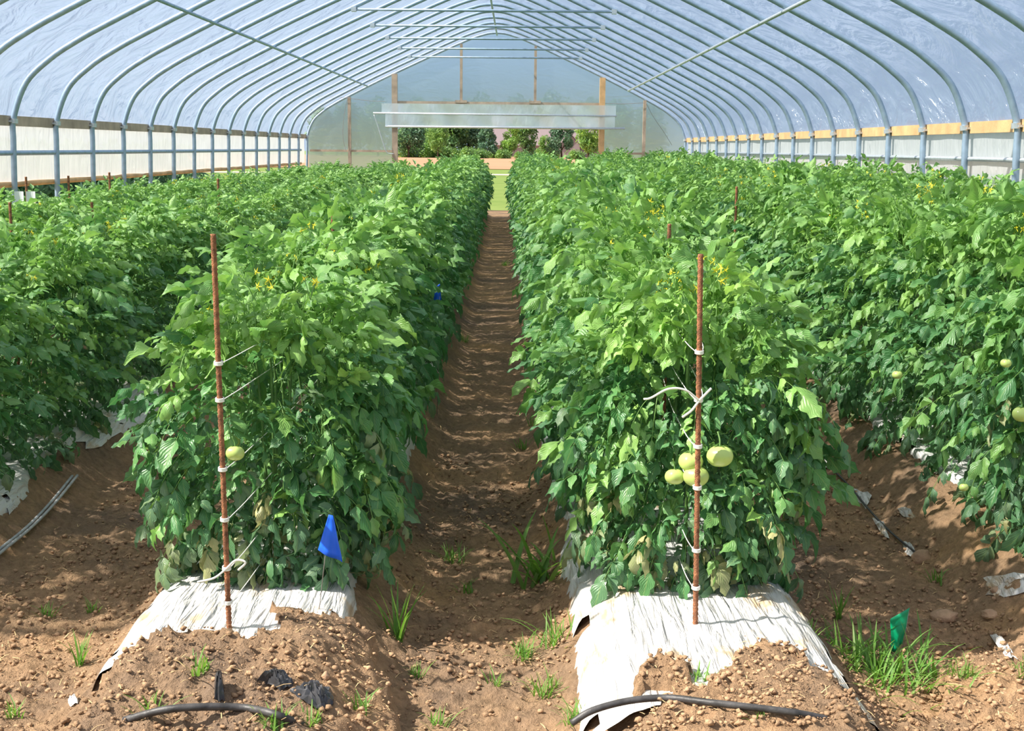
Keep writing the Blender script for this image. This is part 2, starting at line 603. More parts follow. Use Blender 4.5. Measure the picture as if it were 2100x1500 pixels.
# ------------------------------------------------------------------ mulch on each bed
MUL = {'L3': 'far left bed beside the left side wall', 'L2': 'second bed left of the path', 'R1': 'bed just left of the path',
       'R2': 'bed just right of the path', 'R3': 'second bed right of the path', 'R4': 'far right bed beside the right side wall'}
MULX = {
    'L3': 'white plastic mulch film under the far left row beside the wall',
    'L2': 'white plastic mulch film peeking out under the shaded second row left of the path',
    'R1': 'white plastic mulch half buried by soil at the foot of the left rusty stake',
    'R2': 'large pleated white plastic mulch with brown stains at the foot of the right rusty stake',
    'R3': 'torn white plastic mulch under the second row right of the path',
    'R4': 'white plastic mulch under the far right row beside the wall'}
for k, (x0, yp, yb) in ROWS.items():
    y0 = {'R1': 3.2, 'R2': 2.9, 'R3': 3.6, 'L2': 4.6}.get(k, yb)
    ys = [y0]
    near = k in ('R1', 'R2', 'R3', 'L2')
    while ys[-1] < ROW_END:
        ys.append(ys[-1] + (0.0042 if near else 0.012) * ys[-1])
    yy = np.array(ys)
    uu = np.linspace(-1, 1, 80 if near else 40)
    one = yy * 0
    base_l, base_r = {'R1': (.34, .34), 'R2': (.40, .30), 'R3': (.19, .3), 'L2': (.3, .26), 'L3': (.3, .3), 'R4': (.3, .3)}[k]
    ll = base_l + .07 * fbm(one + 3.1 + x0, yy, 1.6, 3) + .015 * fbm(one + 1.7, yy, 5, 2)
    lr = base_r + .07 * fbm(one + 8.7 + x0, yy, 1.5, 3) + .02 * fbm(one + 4.4, yy, 9, 2)
    if k == 'R2':
        ll = np.where(yy < 4.1, .405 + .025 * fbm(one + 3, yy, 3, 2), ll + .03 * fbm(one + 5, yy, 5, 3))
        lr = np.where(yy < 4.1, .385 + .03 * fbm(one + 9, yy, 4, 3), lr)
    if k == 'R1':
        ll = np.where(yy < 4.2, .38 + .02 * fbm(one, yy, 5, 2), ll)
    if k == 'L2':
        lr = lr + .17 * (sstep(6.0, 6.5, yy) - sstep(7.0, 7.5, yy)) + .12 * (1 - sstep(4.9, 5.5, yy))
    V_, Yg = np.meshgrid(uu, yy)
    U = np.where(V_ < 0, V_ * ll[:, None], V_ * lr[:, None])
    Xg = U + x0 - 0.0098 * (Yg - 4)
    s = U + 0.18 * (Yg - 3.5)
    wr = 0.004 * np.sin(s * 95 + 3 * vnoise(U * 3, Yg * 4)) * (0.6 + vnoise(U * 6, Yg * 3)) * 1.0 + 0.006 * fbm(U * 4, Yg, 2.5, 2)
    Zg = bed_h(Xg, Yg) + 0.018 * fbm(Xg, Yg, 1.3, 3) + 0.03 * vnoise(Xg * 0.3 + 5, Yg * 0.55) + 0.026 + wr
    Zg = Zg - .075 * sstep(.84, 1, np.abs(V_))
    nX, nY = len(uu), len(yy)
    id_ = np.arange(nX * nY).reshape(nY, nX)
    F = np.stack([id_[:-1, :-1], id_[:-1, 1:], id_[1:, 1:], id_[1:, :-1]], -1).reshape(-1, 4)
    keep = ~((np.abs(V_[:-1, :-1].ravel()) > .82) & (fbm(Xg[:-1, :-1].ravel(), Yg[:-1, :-1].ravel(), 7, 2) > .30))
    F = F[keep]
    o = link('plastic_mulch', np_mesh('plastic_mulch', np.stack([Xg, Yg, Zg], -1).reshape(-1, 3), F, M['mulch']))
    tag(o, MULX[k], 'plastic mulch', 'white mulch films on the beds')


# ------------------------------------------------------------------ tunnel frame
HALF = 4.485
PROF = [(4.53, 0.0), (4.515, 0.9), (4.50, 1.5), (4.485, 1.74)]
for (ax, ay), (bx, by) in (((645, 243), (1396, 260)), ((664, 219), (1373, 243)), ((684, 207), (1348, 225)), ((717, 192), (1321, 207)), ((802, 152), (1236, 160)), ((944, 89), (1102, 93))):
    # the end hoop's two sides, averaged
    pa_, pb_ = on_y(ax, ay, YE), on_y(bx, by, YE)
    PROF.append(((pb_.x - pa_.x) / 2, (pa_.z + pb_.z) / 2))
zt_ = on_y(1019, 67, YE).z
PROF += [(0.30, zt_ - 0.045), (0.0, zt_)]
prof_r = smooth_path([(x, 0, z) for x, z in PROF], 5)
prof_full = [(-p.x, p.z) for p in prof_r] + [(p.x, p.z) for p in prof_r[::-1][1:]]      # left foot -> ridge -> right foot
SP = 1.219
NH = 24
PR = 0.029


def hoop_y(k):
    return YE - k * SP


hoop_me = MB().tube([(x, 0, z) for x, z in prof_full], PR, 10).mesh('hoop_pipe', M['galv'], True)
clamp_me = {}
for s in (-1, 1):
    b = MB()
    b.tube([(s * 4.483, 0, 1.69), (s * 4.48, 0, 1.735)], PR + 0.009, 10)
    b.box(min(s * 4.485, s * 4.545), max(s * 4.485, s * 4.545), -0.05, 0.05, 1.70, 1.72)
    clamp_me[s] = b.mesh('clamp', M['galv_light'], False)
for k in range(NH):
    wherel = 'galvanised steel roof hoop, %s from the far end wall' % ORD[k] if k else 'galvanised steel hoop framing the far end wall'
    h = empty('steel_hoop', (XC, hoop_y(k), 0))
    tag(h, wherel, 'hoop', 'galvanised roof hoops of the tunnel')
    link('pipe', hoop_me, h)
    for s in (-1, 1):
        link('clamp', clamp_me[s], h)

Y0 = hoop_y(NH - 1)


def prof_at_x(xc):
    a = abs(xc)
    for i in range(len(prof_r) - 1):
        p, q = prof_r[i], prof_r[i + 1]
        if q.x <= a <= p.x and p.x != q.x and p.z > 1.8:
            return p.z + (q.z - p.z) * (p.x - a) / (p.x - q.x)
    return 4.3


pL, pR = on_y(755, 180, YE - .45), on_y(1288, 190, YE - .45)
for nm, xc, r, lab, mt in (
        ('ridge_pole', 0.0, 0.02, 'straight steel ridge pole running along the peak of the roof', 'galv'),
        ('purlin', pL.x - XC, 0.02, 'long thin steel purlin running under the hoops on the left roof slope', 'galv'),
        ('purlin', pR.x - XC, 0.02, 'long pale steel purlin running under the hoops on the right roof slope', 'galv_light')):
    z = prof_at_x(xc) - PR - r - 0.004
    b = MB().tube([(XC + xc, Y0, z), (XC + xc, YE - (0 if xc == 0 else 0.45), z)], r, 8)
    o = b.build(nm, M[mt], smooth=True)
    tag(o, lab, 'ridge pole' if xc == 0 else 'purlin', None if xc == 0 else 'purlins under the roof slopes')

tie_n = 0
for k in (2, 4, 6, 8, 10, 12, 14, 16):
    e1, e2 = on_y(735, 15, hoop_y(10)), on_y(1268, 30, hoop_y(10))
    z, hw = (e1.z + e2.z) / 2, (e2.x - e1.x) / 2
    t = empty('cross_tie', (XC, hoop_y(k), z))
    tag(t, 'horizontal steel cross tie under the roof, %s from the far end wall' % ORD[tie_n], 'cross tie', 'horizontal cross ties under the roof')
    tie_n += 1
    MB().tube([(-hw, -0.04, 0), (hw, -0.04, 0)], 0.019, 8).build('bar', M['galv'], t, True)
    for s in (-1, 1):
        MB().box(s * hw - 0.035, s * hw + 0.035, -0.07, 0.01, -0.03, 0.035).build('bracket', M['galv_light'], t)

# hip boards: boards butted end to end
for s, mt, nm in ((-1, 'wood', 'left'), (1, 'wood_new', 'right')):
    nb = 0
    y = YE
    while y > Y0:
        y2 = max(y - 4 * SP, Y0)
        xa, xb = XC + s * (HALF + 0.035), XC + s * (HALF + 0.075)
        b = MB().box(min(xa, xb), max(xa, xb), y2 + 0.004, y, 1.665, 1.765)
        o = b.build('hip_board', M[mt])
        tag(o, ('%s wooden hip board along the %s wall, %s from the far end' % ('grey weathered' if s < 0 else 'yellow new pine', nm, ORD[nb])), 'board', 'hip boards along the %s wall' % nm)
        nb += 1
        y = y2


# roof film
def film_sheet(u_pts, v_pts, pos, m, name):
    U, V = np.meshgrid(u_pts, v_pts)
    P = pos(U, V)
    nX, nY = len(u_pts), len(v_pts)
    id_ = np.arange(nX * nY).reshape(nY, nX)
    F = np.stack([id_[:-1, :-1], id_[:-1, 1:], id_[1:, 1:], id_[1:, :-1]], -1).reshape(-1, 4)
    return link(name, np_mesh(name, P.reshape(-1, 3), F, m))


rp = [(x, z) for x, z in prof_full if z > 1.70]
pa = np.array(rp)
seg = np.concatenate([[0], np.cumsum(np.hypot(*np.diff(pa, axis=0).T))])
tot = seg[-1]
uu = np.linspace(0, tot, 150)


def roof_pos(U, V):
    x = np.interp(U, seg, pa[:, 0])
    z = np.interp(U, seg, pa[:, 1])
    e = 0.05
    x2, z2 = np.interp(np.clip(U + e, 0, tot), seg, pa[:, 0]), np.interp(np.clip(U + e, 0, tot), seg, pa[:, 1])
    x1, z1 = np.interp(np.clip(U - e, 0, tot), seg, pa[:, 0]), np.interp(np.clip(U - e, 0, tot), seg, pa[:, 1])
    tx, tz = x2 - x1, z2 - z1
    l = np.hypot(tx, tz)
    nxn, nzn = -tz / l, tx / l
    ph = ((YE - V) / SP) % 1.0
    mid = np.sin(np.pi * ph)
    shoulder = np.exp(-((np.minimum(U, tot - U) - 0.9) / 0.7) ** 2)
    off = PR + 0.006 + mid * (0.022 + 0.05 * shoulder * (0.6 + vnoise(U * 5, V * 3)) + 0.012 * fbm(U, V, 2.2, 3))
    return np.stack([XC + x + nxn * off, V, z + nzn * off], -1)


vv = np.arange(Y0 - 0.05, YE + 0.02, SP / 10)
o = film_sheet(uu, vv, roof_pos, M['film_roof'], 'roof_film')
o.name = 'ceiling'
tag(o, 'translucent greenhouse film stretched over the roof hoops', 'roof film', kind='structure')

# end wall film
ep = [(x, z) for x, z in prof_full]
b = MB()
DL, DR = on_y(810, 250, YE).x, on_y(1234, 250, YE).x       # door post centres
ZH = on_y(1030, 212, YE).z                                   # header
ZF = on_y(1030, 262, YE).z                                   # bottom of the rolled curtain


def end_cols():
    xs = sorted(set([XC + x for x, z in ep if abs(x) < 4.48] + [DL, DR] + list(np.linspace(XC - 4.475, XC + 4.475, 90))))
    return xs


def top_z(x):
    a = abs(x - XC)
    for i in range(len(prof_r) - 1):
        p, q = prof_r[i], prof_r[i + 1]
        if q.x <= a <= p.x and p.x != q.x:
            return p.z + (q.z - p.z) * (p.x - a) / (p.x - q.x)
    return 0.0


xs = end_cols()
yw = YE + 0.045
for x1, x2 in zip(xs[:-1], xs[1:]):
    mid = (x1 + x2) / 2
    zb = ZH if DL < mid < DR else 0.0
    z1, z2 = top_z(x1), top_z(x2)
    n = 6
    vs, fs = [], []
    for i in range(n + 1):
        t = i / n
        vs += [(x1, yw, zb + (z1 - zb) * t), (x2, yw, zb + (z2 - zb) * t)]
    fs = [(2 * i, 2 * i + 1, 2 * i + 3, 2 * i + 2) for i in range(n)]
    b.add(vs, fs)
o = b.build('wall_back', M['film_end'])
tag(o, 'translucent bluish film closing the far end wall', 'end wall', kind='structure')

# end wall carpentry
pl = on_y(810, 158, YE)
pr = on_y(1234, 166, YE)
for x, nm in ((DL, 'left'), (DR, 'right')):
    o = MB().box(x - 0.065, x + 0.065, YE - 0.10, YE + 0.03, -0.05, top_z(x) - 0.02).build('door_post', M['wood_new'] if nm == 'right' else M['wood'])
    tag(o, 'thick wooden post on the %s side of the far doorway' % nm, 'post', 'posts of the far doorway')
for px, y1, nm in ((717, None, 'left of the doorway, below the eave'), (1321, None, 'right of the doorway, below the eave')):
    x = on_y(px, 260, YE).x
    tag(MB().box(x - 0.035, x + 0.035, YE - 0.06, YE + 0.03, 0, top_z(x) - 0.03).build('wall_stud', M['wood']), 'thin wooden stud of the end wall, ' + nm, 'stud', 'studs of the far end wall')
for px, nm in ((946, 'left'), (1098, 'right')):
    x = on_y(px, 150, YE).x
    s = empty('wall_stud', (x, YE, ZH))
    tag(s, 'thin wooden stud above the far doorway header, the %s one of two' % nm, 'stud', 'studs of the far end wall')
    MB().box(-0.03, 0.03, -0.05, 0.03, 0.03, top_z(x) - ZH - 0.03).build('upright', M['wood'], s)
    MB().box(-0.14, 0.14, -0.09, -0.051, 0.0, 0.06).build('foot_block', M['wood'], s)
tag(MB().box(DL + 0.066, DR - 0.066, YE - 0.05, YE + 0.03, ZH - 0.035, ZH + 0.03).build('door_header', M['wood']), 'horizontal wooden header over the far doorway', 'header')
zr = on_y(720, 309, YE).z
for a, c, nm in ((XC - 4.43, DL - 0.07, 'left'), (DR + 0.07, XC + 4.43, 'right')):
    tag(MB().box(a, c, YE - 0.03, YE + 0.035, zr - 0.03, zr + 0.02).build('wall_rail', M['wood']), 'low wooden rail of the end wall %s of the doorway' % nm, 'rail', 'rails of the far end wall')

# rolled-up door curtain: upper flap, roll pipe, lower flap, bottom pipe
cu = empty('door_curtain', (XC, YE - 0.14, ZH))
tag(cu, 'raised clear plastic door curtain hanging over the far doorway with two roll pipes', 'curtain')
z_mid = on_y(1030, 235, YE).z
xa, xb = on_y(784, 230, YE).x, on_y(1262, 230, YE).x


def drape(x0, x1, zt, zb, yo, amp, name):
    us, vs = np.linspace(x0, x1, 120), np.linspace(zt, zb, 8)

    def pos(U, V):
        t = (zt - V) / (zt - zb)
        return np.stack([U - XC, yo - (YE - 0.14) + YE - 0.14 + amp * t * (np.sin(U * 9 + V * 7) + 2 * fbm(U, V, 2, 2)), V - ZH], -1)
    o = film_sheet(us, vs, pos, M['film_flap'], name)
    o.parent = cu
    return o


drape(xa, xb, ZH - 0.03, z_mid, -0.02, 0.012, 'upper_flap')
drape(xa + 0.09, xb - 0.02, z_mid, ZF, -0.05, 0.02, 'lower_flap')
MB().tube([(on_y(767, 233, YE).x - XC, -0.03, z_mid - ZH), (xb - XC + 0.02, -0.03, z_mid - ZH - 0.02)], 0.025, 8).build('roll_pipe', M['galv_light'], cu, True)
MB().tube([(xa + 0.09 - XC, -0.06, ZF - ZH), (on_y(1280, 264, YE).x - XC, -0.06, ZF - ZH)], 0.028, 8).build('bottom_pipe', M['galv_light'], cu, True)
cr = smooth_path([on_y(767, 235, YE - .15), on_y(776, 262, YE - .15), on_y(788, 300, YE - .15), on_y(795, 314, YE - .15), on_y(808, 316, YE - .15)], 6)
tag(MB().tube(cr, 0.012, 6).build('crank_rod', M['galv_light'], smooth=True), 'thin pale crank rod hanging left of the far door curtain', 'crank rod')
for pts, nm in (([(630, 195), (700, 200), (760, 207), (790, 208)], 'thin dark wire strung across the end wall left of the curtain'),
                ([(1236, 212), (1280, 213), (1322, 211)], 'thin dark wire strung across the end wall right of the curtain'),
                ([(1326, 214), (1340, 240), (1362, 272), (1378, 298)], 'thin dark wire drooping down the end wall near the right eave'),
                ([(713, 200), (706, 235), (703, 280), (710, 310)], 'thin dark wire hanging beside the left end wall stud')):
    P = smooth_path([on_y(a, c, YE - 0.09) for a, c in pts], 6)
    tag(MB().tube(P, 0.006, 5).build('wire', M['wire']), nm, 'wire', 'wires on the far end wall')

# side walls
for s, nm in ((-1, 'left'), (1, 'right')):
    zbot = 1.10 if s < 0 else 0.28
    us = np.arange(Y0, YE - 0.0, 0.10)
    vs = np.linspace(1.70, zbot, 14)

    def pos(U, V, s=s):
        t = (1.7 - V) / 1.4
        d = 0.03 + 0.02 * fbm(U, V, 1.3, 3) + 0.012 * np.sin(U * 6 + 4 * vnoise(U, V * 2)) * t + (0.035 * np.exp(-((V - 1.43) / 0.03) ** 2) if s > 0 else 0)
        return np.stack([XC + s * (HALF + 0.05 + d), U, V], -1)
    o = film_sheet(us, vs, pos, M['film_side'], 'wall_' + nm)
    tag(o, 'white roll-up film curtain of the %s side wall below the hip board' % nm, 'side curtain', kind='structure')
    zp = 1.40 if s < 0 else 1.44
    xo = XC + s * (HALF + (0.035 if s < 0 else 0.052))
    o = MB().tube([(xo, Y0, zp), (xo, YE - 0.8, zp)], 0.026 if s < 0 else 0.02, 8).build('side_rail', M['galv'] if s < 0 else M['galv_light'], smooth=True)
    tag(o, 'horizontal steel rail along the %s side wall below the hip board' % nm, 'rail', 'rails along the side walls')
    zz = 0.22 if s > 0 else 0.16
    xa2 = XC + s * (HALF + 0.06)
    tag(MB().box(min(xa2, xa2 + s * 0.04), max(xa2, xa2 + s * 0.04), Y0, YE, -0.05, zz).build('baseboard_' + nm, M['wood']), 'low wooden ground board along the %s wall' % nm, 'board', kind='structure')
xo = XC - (HALF + 0.09)
tag(MB().tube([(xo, Y0, 1.09), (xo, YE - 0.5, 1.09)], 0.03, 8).build('curtain_roll', M['wood_new'], smooth=True), 'tan rolled curtain edge along the bottom of the left side curtain', 'curtain roll')


# ------------------------------------------------------------------ leaves
def leaflet_template(nl=8, lobes=1.0):
    t = np.linspace(0, 1, nl)
    w = np.sin(np.pi * np.clip(t, 0, 1) ** 0.72) ** 0.9 * 0.285
    w = w * (1 + 0.22 * lobes * np.cos(t * np.pi * 5 + .6))
    w[0] = 0.012
    w[-1] = 0.004
    w[-2] *= .8
    us = np.array([-1, -0.5, 0, 0.5, 1])
    T, Uu = np.meshgrid(t, us, indexing='ij')
    x = Uu * w[:, None]
    y = T - 0.04 * np.abs(Uu) * lobes
    idx = np.arange(nl * 5).reshape(nl, 5)
    F = np.stack([idx[:-1, :-1], idx[:-1, 1:], idx[1:, 1:], idx[1:, :-1]], -1).reshape(-1, 4)
    return x.ravel(), y.ravel(), Uu.ravel(), F


LT = leaflet_template()
LT_LOW = leaflet_template(5, 0.5)


class Leaves:
    def __init__(s, tmpl):
        s.t = tmpl
        s.P, s.D, s.N, s.S, s.A, s.C = [], [], [], [], [], []
        s.rach = []

    def leaflet(s, p, d, n, size, age, curl):
        s.P.append(p); s.D.append(d); s.N.append(n); s.S.append(size); s.A.append(age); s.C.append(curl)

    def compound(s, p, d, L, age, r, npairs=3, size=0.085, curl=None, droop=None):
        d = d / np.linalg.norm(d)
        up_ = np.array([0, 0, 1.0])
        side = np.cross(d, up_)
        ns = np.linalg.norm(side)
        side = side / ns if ns > 1e-3 else np.array([1.0, 0, 0])
        roll = r.normal(0, 0.35)
        nrm = np.cross(side, d)
        side, nrm = side * math.cos(roll) + nrm * math.sin(roll), nrm * math.cos(roll) - side * math.sin(roll)
        droop = r.uniform(0.15, 0.6) if droop is None else droop
        pts = []
        ss = np.linspace(0, 1, 6)
        for q in ss:
            pts.append(p + d * L * q - up_ * droop * L * q * q)
        s.rach.append((pts, 0.0022 + 0.0008 * L))
        cur0 = r.uniform(0.1, 0.7) if curl is None else curl
        slots = [(0.30, 0.6), (0.46, .35), (0.64, 0.9), (0.88, 1.0)][-npairs - 1:]
        for q, sz in slots:
            pp = p + d * L * q - up_ * droop * L * q * q
            tan = d - up_ * 2 * droop * q
            tan = tan / np.linalg.norm(tan)
            for sg in (-1, 1):
                a = r.uniform(0.75, 1.25)
                dd = tan * math.cos(a) + side * sg * math.sin(a) - up_ * r.uniform(-0.1, 0.35)
                nn = nrm + side * sg * r.normal(0.15, 0.3) + r.normal(0, 0.22, 3)
                s.leaflet(pp + dd * 0.008, dd, nn, size * sz * r.uniform(0.8, 1.2), age + r.normal(0, 0.05), cur0 * r.uniform(0.5, 1.8))
        pp = pts[-1]
        tan = d - up_ * 2 * droop
        s.leaflet(pp, tan, nrm + r.normal(0, 0.22, 3), size * 1.15 * r.uniform(0.85, 1.25), age, cur0 * r.uniform(0.6, 1.6))

    def mesh(s, name, m, rach=True):
        tx, ty, tu, TF = s.t
        P, D, N = np.array(s.P), np.array(s.D), np.array(s.N)
        S, A, Cu = np.array(s.S), np.array(s.A), np.array(s.C)
        D = D / np.linalg.norm(D, axis=1)[:, None]
        X_ = np.cross(D, N)
        X_ = X_ / np.linalg.norm(X_, axis=1)[:, None]
        N = np.cross(X_, D)
        n = len(P)
        k = len(tx)
        # bend along its length (curl), folded on the midrib, edges wavy
        ang = Cu[:, None] * 1.5 * ty[None, :]
        yy_ = ty[None, :] * (1 - 0.18 * ang ** 2)
        zz_ = -0.5 * Cu[:, None] * 1.5 * ty[None, :] ** 2
        ph = rng.uniform(0, 6.28, (n, 1))
        fold = rng.uniform(-0.7, 1.0, (n, 1))
        zz_ = zz_ + np.abs(tx[None, :]) * fold - (np.abs(tx[None, :]) ** 2) * 1.5 * Cu[:, None] + 0.055 * np.sin(ty[None, :] * 11 + ph + tu[None, :] * 2) * np.abs(tu[None, :])
        tw = rng.normal(0, 0.35, (n, 1)) * ty[None, :]
        xx_ = tx[None, :] * np.cos(tw) * (1 - 0.15 * Cu[:, None])
        zz_ = zz_ + tx[None, :] * np.sin(tw)
        V = P[:, None, :] + S[:, None, None] * (xx_[..., None] * X_[:, None, :] + yy_[..., None] * D[:, None, :] + zz_[..., None] * N[:, None, :])
        V = V.reshape(-1, 3)
        Fc = (TF[None] + (np.arange(n) * k)[:, None, None]).reshape(-1, 4)
        age = np.repeat(np.clip(A, 0, 1), k)
        uv = np.tile(np.stack([tu, ty], -1), (n, 1))
        if rach and s.rach:
            o = len(V)
            vs, fs = [], []
            for pts, rr in s.rach:
                base = o + len(vs)
                for i, q in enumerate(pts):
                    w = rr * (1 - 0.5 * i / (len(pts) - 1))
                    vs += [(q[0] + w, q[1], q[2]), (q[0] - w * .5, q[1] + w * .87, q[2]), (q[0] - w * .5, q[1] - w * .87, q[2])]
                for i in range(len(pts) - 1):
                    for j in range(3):
                        a_, b_ = base + 3 * i + j, base + 3 * i + (j + 1) % 3
                        fs.append((a_, b_, b_ + 3, a_ + 3))
            V = np.concatenate([V, np.array(vs)])
            Fc = np.concatenate([Fc, np.array(fs)])
            age = np.concatenate([age, np.full(len(vs), 0.1)])
            uv = np.concatenate([uv, np.tile([[0.5, 0.5]], (len(vs), 1))])
        return np_mesh(name, V, Fc, m, True, {'age': age}, uv)


ENV_Z = np.array([0.0, 0.12, 0.35, 0.6, 0.85, 1.0, 1.1])
ENV_R = np.array([0.30, 0.34, 0.41, 0.44, 0.43, 0.34, 0.15])


def plant_meshes(seed, hgt=1.08, nleaf=150, tmpl=LT, size=0.085, yr=0.8, base_old=0.5, skirt=False):
    r = np.random.default_rng(seed)
    lv = Leaves(tmpl)
    for i in range(nleaf):
        zf = r.uniform(0.02, 1.0) ** 0.9
        z = zf * hgt
        th = r.uniform(0, 2 * math.pi)
        Rr = np.interp(zf * 1.1, ENV_Z, ENV_R)
        k = r.uniform(0.25, 0.85)
        out = np.array([math.cos(th), math.sin(th) * yr, 0])
        p = out * Rr * k + np.array([0, 0, z])
        el = 0.95 * zf ** 1.5 - 0.05 + r.normal(0, 0.22)
        d = out / np.linalg.norm(out) * math.cos(el) + np.array([0, 0, math.sin(el)]) + r.normal(0, 0.2, 3)
        L = r.uniform(0.13, 0.24) * (1.0 if k > 0.5 else 1.15)
        if zf > 0.8:
            age = r.uniform(0.0, 0.3)
        else:
            age = 0.45 - 0.15 * zf + r.normal(0, 0.10)
            if zf < 0.4:
                age += (0.4 - zf) * base_old * 1.6 * r.uniform(0.3, 1.3)
        low = zf < 0.35
        p[2] = max(p[2], 0.05)
        if low: L *= .8
        lv.compound(p, d, L, age, r, 3, size * r.uniform(0.8, 1.2), r.uniform(0.5, 1.0) if low else None, r.uniform(0.4, 0.9) if low else None)
    if skirt:      # the open end of a row: leaves hang down to the bed
        for i in range(170):
            th = r.uniform(-math.pi * 1.02, math.pi * .02)
            z = r.uniform(.04, .75) * hgt
            k = r.uniform(.5, .95)
            out = np.array([math.cos(th), math.sin(th) * yr, 0])
            Rr = np.interp(z, ENV_Z, ENV_R)
            p = out * Rr * k + np.array([0, 0, z])
            el = r.uniform(-.7, .25)
            d = out / np.linalg.norm(out) * math.cos(el) + np.array([0, 0, math.sin(el)]) + r.normal(0, .25, 3)
            lo = z < .35 * hgt
            age = np.clip((.42 if not lo else .72) + r.normal(0, .17), 0.1, 1.0)
            lv.compound(p, d, r.uniform(.08, .17) * (.7 if z < .12 else 1), age, r, 3, size * r.uniform(.8, 1.15), r.uniform(.5, 1.15) if lo else r.uniform(.15, .8), r.uniform(.3, .9))
    # shoots that rise above the canopy
    for i in range(9):
        x, y = r.uniform(-.3, .3), r.uniform(-.25, .25)
        z0 = hgt * (1 - .25 * (x / .36) ** 2) * .88
        hh = r.uniform(.06, .24)
        lean = r.normal(0, .25, 2)
        pts = [np.array([x + lean[0] * t * hh, y + lean[1] * t * hh, z0 + t * hh]) for t in (0, .33, .66, 1)]
        lv.rach.append((pts, .0035))
        for q in range(5):
            a = q * 2.4 + r.uniform(0, .5)
            t = .25 + .75 * q / 4
            el = r.uniform(.2, .8)
            lv.compound(np.array([x + lean[0] * t * hh, y + lean[1] * t * hh, z0 + t * hh]), np.array([math.cos(a) * math.cos(el), math.sin(a) * math.cos(el), math.sin(el)]),
                        r.uniform(.10, .17) * (1.15 - .4 * t), r.uniform(0, .22), r, 3, size * .8, r.uniform(.2, .7), r.uniform(.5, 1.1))
    # growing tips
    for i in range(int(nleaf * 0.18)):
        x, y = r.uniform(-0.33, 0.33), r.uniform(-0.27, 0.27)
        edge = 1 - (abs(x) / 0.36) ** 2 * 0.25
        p = np.array([x, y, hgt * (0.86 + 0.12 * r.random()) * edge])
        d = np.array([r.normal(0, 0.6), r.normal(0, 0.6), r.uniform(0.3, 1.1)])
        lv.compound(p, d, r.uniform(0.09, 0.17), r.uniform(0.0, 0.2), r, 3, size * 0.78, r.uniform(0.2, 0.9), r.uniform(0.4, 1.1))
    if skirt:      # keep the stake in front clear
        ok = [i for i, q in enumerate(lv.P) if q[1] > -.31]
        for a_ in 'PDNSAC':
            setattr(lv, a_, [getattr(lv, a_)[i] for i in ok])
        lv.rach = [q for q in lv.rach if q[0][-1][1] > -.31]
    fo = lv.mesh('foliage', M['leaf'])
    st = MB()
    for i in range(4):
        a = r.uniform(0, 6.28)
        rr = r.uniform(0.02, 0.13)
        st.tube(smooth_path([(0.03 * math.cos(a), 0.03 * math.sin(a), -0.03), (rr * 0.6 * math.cos(a), rr * 0.6 * math.sin(a), 0.35 * hgt),
                             (rr * math.cos(a), rr * math.sin(a), 0.7 * hgt), (rr * 1.1 * math.cos(a + .3), rr * 1.1 * math.sin(a + .3), 0.96 * hgt)], 3),
                [0.0065] * 4 + [0.005] * 3 + [0.003] * 3, 6)
    sm = st.mesh('stem', M['stem'], True)
    return fo, sm


def flower_mesh(seed, n=5):
    r = random.Random(seed)
    b = MB()
    cs = []
    for i in range(n):
        c = Vector((r.uniform(-.035, .035), r.uniform(-.035, .035), r.uniform(-.03, .03)))
        cs.append(c)
        ax = Vector((r.uniform(-1, 1), r.uniform(-1.2, .2), r.uniform(-.6, .6))).normalized()
        u = ax.orthogonal().normalized()
        v = ax.cross(u)
        for k in range(5):
            a = 2 * math.pi * k / 5
            d1 = u * math.cos(a) + v * math.sin(a)
            d2 = u * math.cos(a + .45) + v * math.sin(a + .45)
            d0 = u * math.cos(a - .45) + v * math.sin(a - .45)
            b.add([c, c + d0 * .006 + ax * .001, c + d1 * .020 - ax * .004, c + d2 * .006 + ax * .001], [(0, 1, 2), (0, 2, 3)])
        b.tube([c, c + ax * .009], [.0028, .001], 5)
    nf = len(b.f)
    for c in cs:
        b.tube([(0, 0, -.06), c * .6 + Vector((0, 0, -.02)), c], .0016, 4)
    me = b.mesh('flower_cluster', M['petal'])
    me.materials.append(M['stem'])
    for p in me.polygons[nf:]:
        p.material_index = 1
    return me


HI = [plant_meshes(100 + i, 0.96 + 0.03 * (i % 3), 225, size=0.075) for i in range(7)]
FRONT_ME = {'R1': plant_meshes(501, .95, 200, size=.078, skirt=True), 'R2': plant_meshes(502, .95, 200, size=.078, skirt=True), 'R3': plant_meshes(503, .98, 200, size=.078, skirt=True)}
LO = [plant_meshes(300 + i, 0.98, 300, LT_LOW, 0.060) for i in range(5)]
FL = [flower_mesh(i, 4 + i % 3) for i in range(4)]
ROWDESC = {'L3': 'far left row beside the side wall', 'L2': 'shaded second row left of the path', 'R1': 'row just left of the dirt path',
           'R2': 'row just right of the dirt path', 'R3': 'second row right of the path', 'R4': 'far right row beside the side wall'}
PLANTS = {k: [] for k in ROWS}
FRONT = {('R1', 0): 'bushy tomato plant behind the left rusty stake and the blue pennant flag',
         ('R2', 0): 'bushy tomato plant behind the right rusty stake, bearing a cluster of pale fruit'}
PSP = 0.5
pr_ = random.Random(5)
